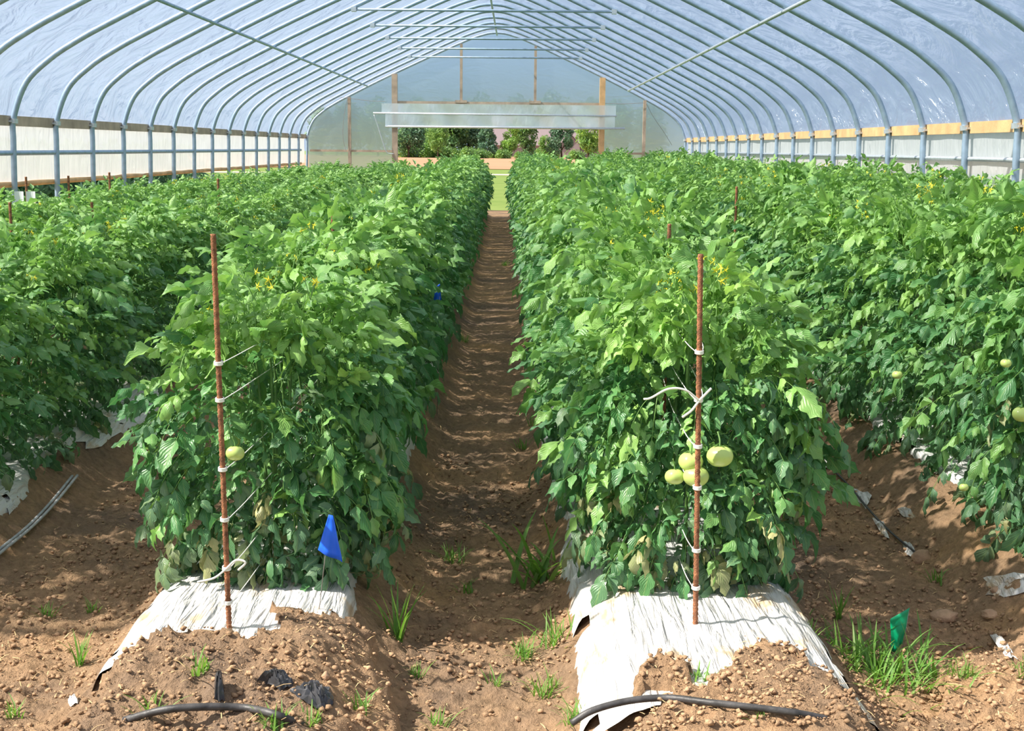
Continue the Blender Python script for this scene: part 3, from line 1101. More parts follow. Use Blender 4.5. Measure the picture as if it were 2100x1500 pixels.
for k, (x0, yp, yb) in ROWS.items():
    n = 0
    y = yp
    while y < ROW_END:
        hi = y < 9.5
        fo, sm = pr_.choice(HI if hi else LO)
        if n == 0 and k in FRONT_ME:
            fo, sm = FRONT_ME[k]
        x = row_x(k, y) + pr_.uniform(-.025, .025)
        z = float(G(np.array([x]), np.array([y]))[0])
        o = empty('tomato_plant', (x, y, z + 0.012))
        sc = {'L3': 0.83, 'L2': 0.84, 'R1': 0.97, 'R2': 1.02, 'R3': 1.05, 'R4': 1.08}[k] * pr_.uniform(0.94, 1.05) * (1 + .10 * float(vnoise(np.array([y * .45 + x0 * 9]), np.array([x0]))[0])) * (1 + .003 * (y - 4))
        if y < 4.5 and k in ('R1', 'R2'):
            sc = 0.90 if k == 'R1' else 0.93
        flip = pr_.choice((0, math.pi))
        o.rotation_euler = (0, 0, (0 if n == 0 and k in FRONT_ME else flip) + pr_.uniform(-.2, .2))
        wd = .85 if y < 20 else .9
        o.scale = (wd * pr_.uniform(.95, 1.05), wd, sc)
        if (k, n) in FRONT:
            lab = FRONT[(k, n)]
        elif n < 6:
            lab = 'tomato plant, %s from the near end, %s' % (ORD[n], ROWDESC[k])
        elif y < 16:
            lab = 'tomato plant in the middle stretch, ' + ROWDESC[k]
        else:
            lab = 'tomato plant in the distant merged stretch, ' + ROWDESC[k]
        tag(o, lab, 'tomato plant', 'tomato plants in the ' + ROWDESC[k])
        link('foliage', fo, o)
        link('stem', sm, o)
        if y < 17:
            for q in range(4 if y < 10 else 3):
                fx, fy = pr_.uniform(-.3, .3), pr_.uniform(-.25, .25)
                c = link('flower_cluster', pr_.choice(FL), o, (fx, fy, 0.97 - .2 * (abs(fx) / .33) ** 2 + pr_.uniform(0, .11)))
                c.rotation_euler = (0, 0, pr_.uniform(-.5, .5) - o.rotation_euler.z)
        PLANTS[k].append(o)
        n += 1
        y += PSP * pr_.uniform(0.94, 1.06)
bpy.context.view_layer.update()


# ------------------------------------------------------------------ fruit
def tomato_mesh(r=0.037):
    V, F_ = [], []
    nu, nv = 36, 18
    for j in range(nv + 1):
        ph = math.pi * j / nv
        for i in range(nu):
            th = 2 * math.pi * i / nu
            rr = 1 + 0.045 * math.cos(5 * th) * math.sin(ph) * (0.4 + 0.9 * math.exp(-((ph - 0.5) / 0.7) ** 2))
            dimple = 0.16 * math.exp(-(math.sin(ph) / 0.35) ** 2) * (1 if ph < 1.57 else 0.35)
            V.append((r * 1.06 * rr * math.sin(ph) * math.cos(th), r * 1.06 * rr * math.sin(ph) * math.sin(th), r * 0.88 * (math.cos(ph) * (1 - dimple))))
    for j in range(nv):
        for i in range(nu):
            a, b_ = j * nu + i, j * nu + (i + 1) % nu
            F_.append((a, b_, b_ + nu, a + nu))
    return MB().add(V, F_).mesh('tomato', M['tomato'], True)


def calyx_mesh(r=0.037):
    b = MB()
    for k in range(5):
        a = 2 * math.pi * k / 5 + .3
        d = Vector((math.cos(a), math.sin(a), 0))
        s = Vector((-d.y, d.x, 0))
        b.add([d * .002 + Vector((0, 0, r * .78)), d * r * .35 + s * .004 + Vector((0, 0, r * .86)), d * r * .8 + Vector((0, 0, r * .80)), d * r * .35 - s * .004 + Vector((0, 0, r * .86))], [(0, 1, 2, 3)])
    b.tube(smooth_path([(0, 0, r * .72), (.003, .002, r * 1.3), (.008, .012, r * 1.9)], 4), .0026, 6)
    return b.mesh('calyx', M['stem'], True)


base1 = on_ground(470, 1288, 0.03)
base2 = on_ground(1426, 1279, 0.03)
print('BASES', base1, base2)
TM, CM = tomato_mesh(), calyx_mesh()
for row, px, py, Yf, rr in (('R2', 1476, 936, base2.y + .05, .035), ('R2', 1417, 947, base2.y + .06, .0325), ('R2', 1427, 977, base2.y + .045, .034), ('R2', 1384, 978, base2.y + .07, .026),
                            ('R1', 482, 930, base1.y + .10, .024), ('R1', 672, 982, 3.76, .033), ('R1', 766, 986, 3.82, .024), ('R1', 478, 905, 3.75, .02),
                            ('R3', 1840, 769, 4.42, .017), ('R3', 2096, 850, 3.98, .028), ('L2', 184, 703, 6.0, .021),
                            ('R3', 2063, 745, 4.0, .016), ('R3', 1976, 1000, 4.1, .015)):
    p = on_y(px, py, Yf)
    par = min(PLANTS[row], key=lambda q: (q.location.y - p.y) ** 2)
    t = link('tomato', TM, par)
    t.matrix_world = Matrix.Translation(p) @ Matrix.Rotation(random.uniform(-.25, .1), 4, 'X') @ Matrix.Rotation(random.uniform(0, 6), 4, 'Z') @ Matrix.Scale(rr / .037, 4)
    link('calyx', CM, t)


# ------------------------------------------------------------------ rebar stakes
def stake_mesh(h, r=0.0078):
    pts, rs = [], []
    z = -0.05
    i = 0
    while z < h:
        pts.append((0, 0, z)); rs.append(r * (0.84 if i % 2 else 1.06))
        z += 0.0065
        i += 1
    return MB().tube(pts, rs, 8).mesh('rebar_stake', M['rust'], True)


ST = {}
base1, top1 = on_ground(470, 1288, 0.03), None
base2 = on_ground(1426, 1279, 0.03)
for key, base, tpx, lab in (('R1', base1, (437, 477), 'tall rusty ribbed stake in front of the left row'),
                            ('R2', base2, (1437, 517), 'tall rusty ribbed stake in front of the right row, by the pale tomatoes')):
    top = on_y(tpx[0], tpx[1], base.y)
    d = top - base
    o = link('rebar_stake', stake_mesh(d.length), None, base)
    o.rotation_euler = d.to_track_quat('Z', 'Y').to_euler()
    tag(o, lab, 'stake', 'rusty stakes in the rows')
    ST[key] = (base, top)
sm_ = stake_mesh(1.22)
for row, px, py, Yf, lab in (
        ('R2', 1373, 458, 4.95, 'rusty stake tip rising from the right row just behind the tall front stake'),
        ('R1', 682, 436, 5.7, 'rusty stake tip poking out of the left row behind the front stake'),
        ('R3', 1511, 382, 9.4, 'rusty stake tip in the second row right of the path, far back'),
        ('L2', 20, 414, 6.4, 'dark stake at the left edge of the photo in the second row left'),
        ('L2', 188, 414, 7.25, 'dark stake in the second row left, right of the one at the photo edge'),
        ('L2', 447, 366, 10.4, 'thin dark stake far back in the second row left of the path'),
        ('L3', 53, 362, 9.9, 'dark stake with two white cards by the left wall'),
        ('L3', 140, 360, 10.8, 'dark stake by the left wall, second after the one with cards'),
        ('L3', 224, 353, 11.9, 'dark stake by the left wall, farthest of the three there')):
    p = on_y(px, py, Yf)
    zg = float(G(np.array([p.x]), np.array([p.y]))[0])
    o = link('rebar_stake', sm_, None, (p.x, p.y, zg))
    o.scale = (1.0 + 0.07 * max(0, Yf - 6), 1.0 + 0.07 * max(0, Yf - 6), (p.z - zg) / 1.22)
    tag(o, lab, 'stake', 'rusty stakes in the rows')
    ST[(row, Yf)] = (Vector((p.x, p.y, zg)), p)
for px, nm in ((40, 'left'), (64, 'right')):
    p = on_y(px, 405, 9.86)
    b = MB()
    us = np.linspace(-1, 1, 5)
    vs = [(p.x + u * .035, p.y - .01 * u * u + dy, p.z + v * .045) for dy in (0, .002) for v in (-1, 1) for u in us]
    b.add(vs, [(i, i + 1, i + 6, i + 5) for i in range(4)] + [(i + 11, i + 10, i + 15, i + 16) for i in range(4)]
          + [(0, 5, 15, 10), (4, 14, 19, 9)] + [(i, i + 10, i + 11, i + 1) for i in range(4)] + [(i + 5, i + 6, i + 16, i + 15) for i in range(4)])
    tag(b.build('plant_card', M['tag']), 'small white card hung on the stake by the left wall, %s of two' % nm, 'card', 'white cards on the wall-side stake')

# twine woven along the row behind each front stake
for key, ys_, nxt in (('R1', [745, 820, 962, 1065, 1165, 1235], ST[('R1', 5.7)]), ('R2', [722, 820, 915, 1000, 1128, 1205], ST[('R2', 4.95)])):
    base, top = ST[key]
    for i, py in enumerate(ys_):
        # height on the stake
        zz = on_y(450 if key == 'R1' else 1430, py, base.y).z
        t = (zz - base.z) / (top.z - base.z)
        c = base.lerp(top, t)
        tw = empty('garden_twine', c)
        tag(tw, 'white twine tied round the %s front stake, %s knot from its top' % ('left' if key == 'R1' else 'right', ORD[i]), 'twine', 'twine tied to the %s front stake' % ('left' if key == 'R1' else 'right'))
        b = MB()
        for w in range(3):
            ring = [Vector((0.0105 * math.cos(a), 0.0105 * math.sin(a), (w - 1) * 0.0035 + .001 * math.sin(a))) for a in np.linspace(0, 2 * math.pi, 13)]
            b.tube(ring, 0.0022, 5)
        b.build('knot', M['twine'], tw, True)
        end = nxt[0].lerp(nxt[1], t) - c
        for sg in ((1,) if key == 'R1' else (-1, 1) if i < 2 else (-1,)):
            P = smooth_path([(sg * .009, 0, 0), (sg * .022 + end.x * .12, end.y * .12, end.z * .12), (sg * .03 + end.x * .5, end.y * .5, end.z * .5 - .012), (end.x + sg * .02, end.y, end.z)], 6)
            MB().tube(P, 0.0013, 5).build('strand', M['twine'], tw, True)
        if (key, i) in (('R1', 4), ('R2', 1)):
            s = 1 if key == 'R1' else -1
            if key == 'R1':
                tails = [[(0, -.012, 0), (.03, -.02, .028), (.055, -.02, .022), (.035, -.018, .0)], [(0, -.012, 0), (-.03, -.02, -.022), (-.075, -.02, -.034)]]
            else:
                tails = [[(0, -.012, 0), (-.04, -.02, .030), (-.085, -.02, .032), (-.13, -.022, .008), (-.15, -.022, .004)], [(0, -.012, 0), (-.02, -.02, -.025), (-.045, -.02, -.045)], [(0, -.012, 0), (.03, -.02, .035)]]
            for q in tails:
                MB().tube(smooth_path(q, 6), 0.0032, 6).build('loose_end', M['twine'], tw, True)


# ------------------------------------------------------------------ pin flags
def pin_flag(base, tip, poly, Yp, m, lab):
    f = empty('pin_flag', base)
    tag(f, lab, 'flag', 'small marker flags')
    MB().tube([(0, 0, -.02), tip - base], 0.0013, 6).build('wire_stem', M['wire'], f, True)
    P = [on_y(a, c, Yp) - base for a, c in poly]
    # fine cloth: rows between the two long edges, gently rippled, with thickness
    n = 8
    V = []
    a, b_, c, d = P
    for side in (0, 0.0012):
        for i in range(n + 1):
            for j in range(n + 1):
                u, v = i / n, j / n
                q = (a.lerp(b_, u)).lerp(d.lerp(c, u), v)
                V.append(q + Vector((0, side + 0.007 * math.sin(u * 7 + v * 2) * v + 0.003 * math.sin(v * 9), 0)))
    k = n + 1
    Fc = [(i * k + j, i * k + j + 1, (i + 1) * k + j + 1, (i + 1) * k + j) for i in range(n) for j in range(n)]
    o2 = k * k
    Fc += [tuple(o2 + q for q in fc[::-1]) for fc in Fc]
    for i in range(n):
        Fc += [(i * k, (i + 1) * k, o2 + (i + 1) * k, o2 + i * k), (i * k + n, o2 + i * k + n, o2 + (i + 1) * k + n, (i + 1) * k + n),
               (i, o2 + i, o2 + i + 1, i + 1), (n * k + i, n * k + i + 1, o2 + n * k + i + 1, o2 + n * k + i)]
    MB().add(V, Fc).build('flag_cloth', m, f, True)


b1 = on_ground(653, 1250, 0.03)
pin_flag(b1, on_y(676, 1058, b1.y), [(674, 1056), (683, 1058), (702, 1155), (651, 1130)], b1.y - .006, M['flag_blue'], 'bright blue drooping flag on a wire before the left row')
pf = [c for c in bpy.data.objects if c.name.startswith('flag_cloth')]
b2 = on_ground(1848, 1345, 0.0)
pin_flag(b2, on_y(1864, 1250, b2.y), [(1826, 1270), (1866, 1247), (1852, 1322), (1829, 1341)], b2.y - .006, M['flag_green'], 'green flag tilted among the grass at lower right')
b3 = on_y(896, 640, 6.8)
b3.z = surf(b3, False)
pin_flag(b3, on_y(902, 583, b3.y), [(889, 592), (902, 582), (905, 616), (889, 620)], b3.y - .006, M['flag_blue'], 'distant small blue flag beside the path against the left row')


# ------------------------------------------------------------------ pipes, scraps, hose
def lay(pts, dz):
    return [on_ground(a, c) + Vector((0, 0, dz)) for a, c in pts]




def ride(pts, lift, z0):
    out = []
    for a, c, dz in pts:
        p = on_z(a, c, z0)
        for _ in range(4):
            p = on_z(a, c, max(z0, surf(p)))
        out.append(on_z(a, c, max(z0, surf(p)) + lift + dz))
    return out


P = ride(((1172, 1484, -.03), (1215, 1458, 0), (1290, 1438, .015), (1370, 1432, .02), (1450, 1441, .015), (1530, 1450, .01), (1620, 1461, 0), (1680, 1472, -.006), (1720, 1482, -.03)), .010, .20)
tag(MB().tube(smooth_path(P, 6), 0.0085, 10).build('black_pipe', M['black_pipe'], smooth=True), 'curved black water pipe lying over the white plastic mulch at lower right', 'pipe', 'black pipes on the ground')
P = ride(((255, 1478, -.03), (330, 1458, .0), (400, 1451, .008), (500, 1452, .005), (570, 1468, 0), (640, 1496, -.04)), .004, .02)
tag(MB().tube(smooth_path(P, 6), 0.0095, 10).build('black_pipe', M['black_pipe'], smooth=True), 'black water pipe half buried in the soil at lower left', 'pipe', 'black pipes on the ground')
# lay-flat hose, left
P = smooth_path([on_ground(-60, 1195) + Vector((0, 0, .02)), on_ground(0, 1142) + Vector((0, 0, .02)), on_ground(60, 1095) + Vector((0, 0, .025)), on_ground(110, 1045) + Vector((0, 0, .03)), on_ground(154, 990) + Vector((0, 0, .03))], 6)
h = MB()
for off in (-.009, .009):
    h.tube([p + Vector((off, off * .6, 0)) for p in P], .0065, 6)
tag(h.build('flat_hose', M['grey_hose'], smooth=True), 'grey flat hose lying on the soil at the left edge', 'hose')
# drip line on the right of the right bed
P = smooth_path([on_ground(a, c, 0, True) + Vector((0, 0, .02)) for a, c in ((1640, 905), (1690, 955), (1740, 1005), (1790, 1065), (1835, 1110), (1885, 1150))], 5)
tag(MB().tube(P, .0042, 6).build('drip_line', M['black_pipe'], smooth=True), 'thin black drip line in the soil beside the second row right of the path', 'drip line')


def scrap(pts, name, m, lab, cat, group=None, amp=.012, lift=.02, seed=1, zc=None):
    """a crumpled scrap of film: an outline on the ground filled with a crumpled double-sided sheet"""
    Pw = [on_ground(a, c, 0, True) for a, c in pts]
    c = sum(Pw, Vector()) / len(Pw)
    n = 7
    V = [c + Vector((0, 0, lift + amp))]
    r = random.Random(seed)
    m_ = len(Pw)
    sub = 4
    ring0 = []
    for i in range(m_):
        for s in range(sub):
            q = Pw[i].lerp(Pw[(i + 1) % m_], s / sub)
            q = c + (q - c) * (1 + r.uniform(-.14, .1))
            ring0.append(q)
    N = len(ring0)
    for j in range(1, n + 1):
        for i, q in enumerate(ring0):
            t = j / n
            z = (lift * (1 - t ** 3)) + amp * r.uniform(-1, 1) * (1 - .6 * t) + .004
            p = c.lerp(q, t)
            V.append(Vector((p.x, p.y, p.z + z)))
    F_ = [(0, 1 + i, 1 + (i + 1) % N) for i in range(N)]
    for j in range(n - 1):
        for i in range(N):
            a = 1 + j * N + i
            b_ = 1 + j * N + (i + 1) % N
            F_.append((a, a + N, b_ + N, b_))
    o = MB().add(V, F_).build(name, m, smooth=False)
    sol = o.modifiers.new('thick', 'SOLIDIFY')
    sol.thickness = 0.0008
    tag(o, lab, cat, group)
    return o


scrap([(522, 1398), (560, 1392), (598, 1396), (600, 1412), (575, 1418), (545, 1408)], 'black_film_scrap', M['black_film'], 'crumpled black plastic scrap on the soil mound, left of two', 'plastic scrap', 'black plastic scraps on the soil', .012, .025, 3)
scrap([(590, 1420), (625, 1412), (680, 1422), (688, 1450), (660, 1462), (620, 1440)], 'black_film_scrap', M['black_film'], 'crumpled black plastic scrap on the soil mound, right of two', 'plastic scrap', 'black plastic scraps on the soil', .014, .028, 4)
scrap([(440, 1412), (458, 1408), (460, 1440), (440, 1442)], 'black_film_scrap', M['black_film'], 'small dark plastic tuft standing above the buried black pipe', 'plastic scrap', 'black plastic scraps on the soil', .01, .05, 5)
for i, (pts, lab) in enumerate([
        ([(140, 1440), (158, 1434), (160, 1446), (142, 1452)], 'tiny white plastic shred on the soil at lower left'),
        ([(1675, 935), (1700, 940), (1718, 962), (1690, 962)], 'white plastic shred near the drip line, upper one'),
        ([(1750, 1010), (1790, 1012), (1775, 1045), (1757, 1030)], 'white plastic shred near the drip line, middle one'),
        ([(1790, 1065), (1812, 1075), (1825, 1110), (1808, 1100)], 'narrow white plastic shred along the drip line'),
        ([(1848, 1115), (1870, 1122), (1885, 1150), (1858, 1140)], 'white plastic shred at the low end of the drip line'),
        ([(1840, 1045), (1868, 1050), (1880, 1068), (1852, 1062)], 'white plastic shred under the second row right of the path'),
        ([(2018, 1188), (2100, 1175), (2160, 1200), (2060, 1225), (2025, 1222)], 'torn white plastic piece on the soil mound at the right edge, upper'),
        ([(2030, 1305), (2052, 1310), (2085, 1355), (2060, 1350)], 'torn white plastic piece on the soil mound at the right edge, lower'),
        ([(150, 900), (210, 850), (290, 830), (265, 880), (190, 925)], 'white plastic sheet end lying in shade left of the left row'),
        ([(0, 1030), (40, 1012), (60, 1022), (20, 1055)], 'white plastic sheet end in the shade at the left edge')]):
    scrap(pts, 'white_film_scrap', M['mulch'], lab, 'plastic scrap', 'white plastic scraps on the soil', .008, .015, 20 + i)


def rock(px, py, sx, sy, lab, seed):
    r = np.random.default_rng(seed)
    p = on_ground(px, py, 0, True)
    n1, n2 = 18, 10
    V, F_ = [], []
    for j in range(n2 + 1):
        for i in range(n1):
            th, ph = 2 * math.pi * i / n1, math.pi * j / n2
            d = np.array([math.cos(th) * math.sin(ph), math.sin(th) * math.sin(ph), math.cos(ph)])
            q = 1 + 0.45 * float(fbm(np.array([d[0] + 5 + seed]), np.array([d[1] + d[2] * 1.7]), 1.3, 3)[0])
            V.append((d[0] * q * sx, d[1] * q * sx * .8, d[2] * q * sy))
    for j in range(n2):
        for i in range(n1):
            a, b_ = j * n1 + i, j * n1 + (i + 1) % n1
            F_.append((a, b_, b_ + n1, a + n1))
    o = MB().add(V, F_).build('stone', M['stone'], smooth=True, loc=(p.x, p.y, p.z + sy * .45))
    tag(o, lab, 'stone', 'stones on the soil')


rock(1937, 1270, .045, .020, 'flat tan stone on the soil right of the green flag', 2)
rock(1890, 1150, .035, .028, 'grey-brown lump of stone below the second right row', 5)
rock(2030, 1268, .03, .018, 'tan stone on the mound, right of the flat one', 8)
rock(830, 1040, .035, .03, 'brown stone on the shaded path beside the left row', 11)
rock(668, 1392, .012, .012, 'small grey pebble on the left soil mound', 12)
rock(2045, 1215, .02, .014, 'small tan stone beside the torn white plastic', 15)

# loose crumbs of soil and dry straw
n = 60000
cx = rng.uniform(-1.75, 2.05, n)
cy = 2.75 + rng.random(n) ** 1.5 * 3.4
wt = 0.35 + 0.65 * (fbm(cx, cy, 2.2, 3) > 0.0)
hs = cover(cx, cy)
onm = np.zeros(n, bool)
for k in ('R1', 'R2', 'R3'):
    u = np.abs(cx - (ROWS[k][0] - .0098 * (cy - 4)))
    onm |= (u < 0.37) & (hs < 0.5) & (cy > (3.3 if k == 'R1' else 3.6 if k == 'R3' else 2.9))
keep = (~onm) & (rng.random(n) < np.where(hs > .5, 1.0, wt))
cx, cy, hs = cx[keep], cy[keep], hs[keep]
cz = G(cx, cy, True) + hs * .050
ico = bpy.data.meshes.new('t')
import bmesh
bm = bmesh.new()
bmesh.ops.create_icosphere(bm, subdivisions=1, radius=1)
iv = np.array([v.co[:] for v in bm.verts])
fi = np.array([[v.index for v in f.verts] for f in bm.faces])
bm.free()
n = len(cx)
sz = 0.0012 + 0.0085 * rng.random(n) ** 7
V = iv[None] * (1 + rng.uniform(-.45, .45, (n, len(iv), 1))) * sz[:, None, None] * np.array([1.1, 1, .75]) + np.stack([cx, cy, cz + sz * .3], -1)[:, None]
F_ = (fi[None] + (np.arange(n) * len(iv))[:, None, None]).reshape(-1, 3)
tag(link('soil_crumbs', np_mesh('soil_crumbs', V.reshape(-1, 3), F_, M['clod'], False)), 'loose brown crumbs of soil strewn over the foreground ground', 'soil crumbs', kind='stuff')
n = 3200
cx = rng.uniform(-1.75, 2.05, n)
cy = 2.8 + rng.random(n) ** 1.3 * 4.2
hs = cover(cx, cy)
onm = np.zeros(n, bool)
for k in ('R1', 'R2', 'R3'):
    u = np.abs(cx - (ROWS[k][0] - .0098 * (cy - 4)))
    onm |= (u < 0.38) & (hs < 0.5)
keep = ~onm
cx, cy, hs = cx[keep], cy[keep], hs[keep]
n = len(cx)
cz = G(cx, cy, True) + hs * .058 + .003
a = rng.uniform(0, 6.28, n)
L = rng.uniform(.008, .04, n)
w = rng.uniform(.0006, .0016, n)
t = np.stack([np.cos(a), np.sin(a), rng.uniform(-.1, .35, n)], -1)
s_ = np.stack([-np.sin(a), np.cos(a), np.zeros(n)], -1)
c = np.stack([cx, cy, cz], -1)
bend = np.stack([np.zeros(n), np.zeros(n), rng.uniform(.0, .006, n)], -1)
V = np.stack([c - s_ * w[:, None], c + s_ * w[:, None], c + t * L[:, None] * .5 + s_ * w[:, None] + bend, c + t * L[:, None] * .5 - s_ * w[:, None] + bend,
              c + t * L[:, None] * 1.0 + s_ * w[:, None] * .4, c + t * L[:, None] - s_ * w[:, None] * .4], 1)
F_ = (np.array([[0, 1, 2, 3], [3, 2, 4, 5]])[None] + (np.arange(n) * 6)[:, None, None]).reshape(-1, 4)
tag(link('straw_litter', np_mesh('straw_litter', V.reshape(-1, 3), F_, M['straw'])), 'dry straw and dead grass bits strewn over the foreground soil', 'straw', kind='stuff')


# ------------------------------------------------------------------ grass and weeds
def tuft_mesh(seed, n, h, spread, width, lean=0.5):
    r = np.random.default_rng(seed)
    Vs, Fs, ages, uvs = [], [], [], []
    for i in range(n):
        a = r.uniform(0, 6.28)
        L = h * r.uniform(.45, 1.1)
        b0 = np.array([r.normal(0, spread * .3), r.normal(0, spread * .3), -0.01])
        d = np.array([math.cos(a), math.sin(a), 0])
        s = np.array([-d[1], d[0], 0])
        ln = r.uniform(.15, 1.0) * lean
        age = np.clip(r.normal(.35, .2), 0, 1)
        K = 6
        o = len(Vs)
        for k in range(K + 1):
            t = k / K
            p = b0 + d * L * (ln * t + .5 * ln * t * t) + np.array([0, 0, 1]) * L * (t - .45 * ln * t * t * t)
            w = width * (1 - t ** 2.2) * .5 + .0003
            Vs += [p - s * w, p + np.array([0, 0, -w * .4]), p + s * w]
            ages += [age] * 3
            uvs += [(-1, t), (0, t), (1, t)]
        for k in range(K):
            q = o + 3 * k
            Fs += [(q, q + 1, q + 4, q + 3), (q + 1, q + 2, q + 5, q + 4)]
    return np_mesh('grass_tuft', np.array(Vs), np.array(Fs), M['grass_blade'], True, {'age': np.array(ages)}, np.array(uvs))


TU = {'tall': tuft_mesh(1, 20, .16, .03, .006, .5), 'wide': tuft_mesh(2, 26, .15, .08, .011, .75), 'clump': tuft_mesh(3, 260, .12, .26, .006, .9),
      'small': tuft_mesh(4, 16, .06, .03, .004, .7), 'fine': tuft_mesh(5, 40, .08, .06, .0035, .9)}
TUFTS = [(815, 1312, 'tall', 1.25, 'tall slender grass tuft left of the path near the blue flag'),
         (1112, 1192, 'wide', 1.7, 'broad-bladed grass tuft where the path meets the right bed'),
         (1070, 1345, 'fine', 1.0, 'low grass tuft on the path left of the white mulch, nearer one'),
         (1145, 1318, 'fine', 1.35, 'grass tuft against the left edge of the big white mulch'),
         (165, 1362, 'tall', .7, 'upright grass tuft on the soil at far lower left'),
         (410, 1372, 'small', 1.3, 'small grass sprig on top of the left soil mound'),
         (300, 1465, 'small', 1.4, 'grass sprig beside the left end of the buried black pipe'),
         (560, 1492, 'wide', .5, 'bright leafy grass sprig before the buried black pipe'),
         (745, 1452, 'small', 1.3, 'grass sprig right of the black plastic scraps'),
         (1015, 1400, 'small', 1.1, 'lone grass sprig on the sunlit path at the bottom'),
         (850, 1388, 'small', 1.0, 'grass sprig on the slope right of the left soil mound'),
         (1795, 1385, 'clump', 1.25, 'large spreading clump of grass left of the green flag'),
         (1975, 1388, 'fine', .9, 'grass tuft right of the green flag'),
         (2098, 1385, 'fine', .9, 'grass tuft at the right edge by the torn plastic'),
         (1430, 1408, 'wide', .55, 'grass sprig poking through the big white mulch'),
         (1465, 1425, 'fine', .8, 'low grass tuft behind the curved black pipe'),
         (875, 822, 'small', 1.5, 'grass tuft on the shaded path beside the left row, near its middle'),
         (1085, 655, 'small', 1.8, 'grass tuft on the far path under the right row'),
         (930, 1150, 'fine', 1.0, 'sparse grass tuft on the shaded path in the foreground'),
         (1075, 920, 'small', 1.5, 'grass tuft on the shaded path edge by the right mulch'),
         (1095, 870, 'small', 1.5, 'grass tuft beside the mulch edge, behind its neighbour on the path'),
         (90, 1262, 'small', 1.1, 'sparse grass sprig on shaded soil at the left edge'),
         (190, 1255, 'small', 1.0, 'sparse grass sprig on shaded soil left of the left row'),
         (960, 1215, 'small', 1.2, 'grass sprig in the middle of the path foreground'),
         (1035, 545, 'fine', 1.3, 'low grass on the far sunlit band of the path'),
         (950, 700, 'fine', 1.0, 'thin grass on the lit band crossing the path'),
         (1180, 1480, 'fine', .9, 'grass tuft at the bottom left corner of the big white mulch'),
         (1120, 1420, 'fine', 1.0, 'grass tuft on the bottom path left of the big white mulch'),
         (1650, 1300, 'small', 1.2, 'grass sprig at the right edge of the big white mulch'),
         (1720, 1270, 'tall', .8, 'upright grass tuft right of the big white mulch'),
         (1925, 1190, 'small', 1.2, 'grass sprig below the second right row'),
         (640, 1478, 'small', 1.1, 'grass sprig by the right end of the buried black pipe'),
         (890, 1490, 'small', 1.2, 'grass sprig at the very bottom of the path'),
         (30, 1470, 'small', 1.1, 'grass sprig in the bottom left corner'),
         (1560, 1480, 'small', .8, 'grass sprig below the curved black pipe')]
for i, (px, py, kind, sc, lab) in enumerate(TUFTS):
    p = on_ground(px, py, 0, True)
    o = link('grass_tuft', TU[kind], None, p)
    o.scale = (sc,) * 3
    o.rotation_euler = (0, 0, i * 1.7)
    tag(o, lab, 'grass', 'grass tufts on the soil')

# ------------------------------------------------------------------ crumpled white film by the right wall
for px, py, Yf, w, lab in ((1905, 378, 12.6, .55, 'crumpled white film bundled behind the far right row, left piece'), (1990, 396, 10.8, .6, 'crumpled white film bundled behind the far right row, right piece'),
                           (1700, 362, 16.5, .5, 'crumpled white film bundled behind the far right row, farthest piece')):
    p = on_y(px, py, Yf)
    x = min(p.x, 3.95)
    r = np.random.default_rng(int(px))
    V, F_ = [], []
    n1, n2 = 26, 12
    for j in range(n2 + 1):
        for i in range(n1):
            th, t = 2 * math.pi * i / n1, j / n2
            rr = .10 * math.sin(math.pi * min(max(t, .03), .97)) ** .5 * (1 + .5 * float(fbm(np.array([th * 1.0 + px]), np.array([t * 4.0]), 1.5, 3)[0]))
            V.append((x + rr * math.cos(th), Yf + (t - .5) * w * 2, p.z + rr * .8 * math.sin(th) - .02))
    for j in range(n2):
        for i in range(n1):
            a, b_ = j * n1 + i, j * n1 + (i + 1) % n1
            F_.append((a, b_, b_ + n1, a + n1))
    F_ += [tuple(range(n1)), tuple(n2 * n1 + i for i in range(n1))[::-1]]
    tag(MB().add(V, F_).build('film_bundle', M['mulch']), lab, 'film bundle', 'white film bundles by the right wall')


# ------------------------------------------------------------------ outside: trees, shrubs, house
def crown_mesh(seed, w, h, nclump=26, nl=60, boost=1.6, leaf=.45, age=.5, cone=False):
    r = np.random.default_rng(seed)
    lv = Leaves(LT_LOW)
    for c in range(nclump):
        th = r.uniform(0, 6.28)
        zf = r.uniform(0.05, 1)
        rad = (1 - zf) ** .8 if cone else math.sqrt(max(0.02, 1 - (2 * zf - .95) ** 2))
        rr = w * .5 * rad * r.uniform(.35, .85)
        cc = np.array([rr * math.cos(th), rr * math.sin(th), zf * h])
        cr = w * .5 * r.uniform(.28, .42) * (.7 if cone else 1)
        ca = age + r.normal(0, .12)
        for i in range(int(nl * boost)):
            d = r.normal(0, 1, 3)
            d /= np.linalg.norm(d)
            p = cc + d * cr * r.uniform(.7, 1.05)
            lv.leaflet(p, d * .5 + r.normal(0, .7, 3), d + r.normal(0, .4, 3), leaf * r.uniform(.7, 1.3), ca + r.normal(0, .08), r.uniform(0, .6))
    return lv.mesh('crown', M['tree_leaf'], False)


CR = {'dark': crown_mesh(1, 7, 7.5, 30, 60, 1.6, .6, .85), 'mid': crown_mesh(2, 6.5, 7.5, 30, 60, 1.6, .55, .5), 'bright': crown_mesh(3, 5, 6.5, 26, 60, 1.6, .5, .12),
      'light': crown_mesh(6, 5, 6.5, 26, 70, 1.6, .42, .3), 'cone': crown_mesh(4, 6.5, 9, 34, 60, 1.6, .45, .95, True), 'shrub': crown_mesh(5, 4, 2.0, 16, 50, 1.6, .35, .3)}


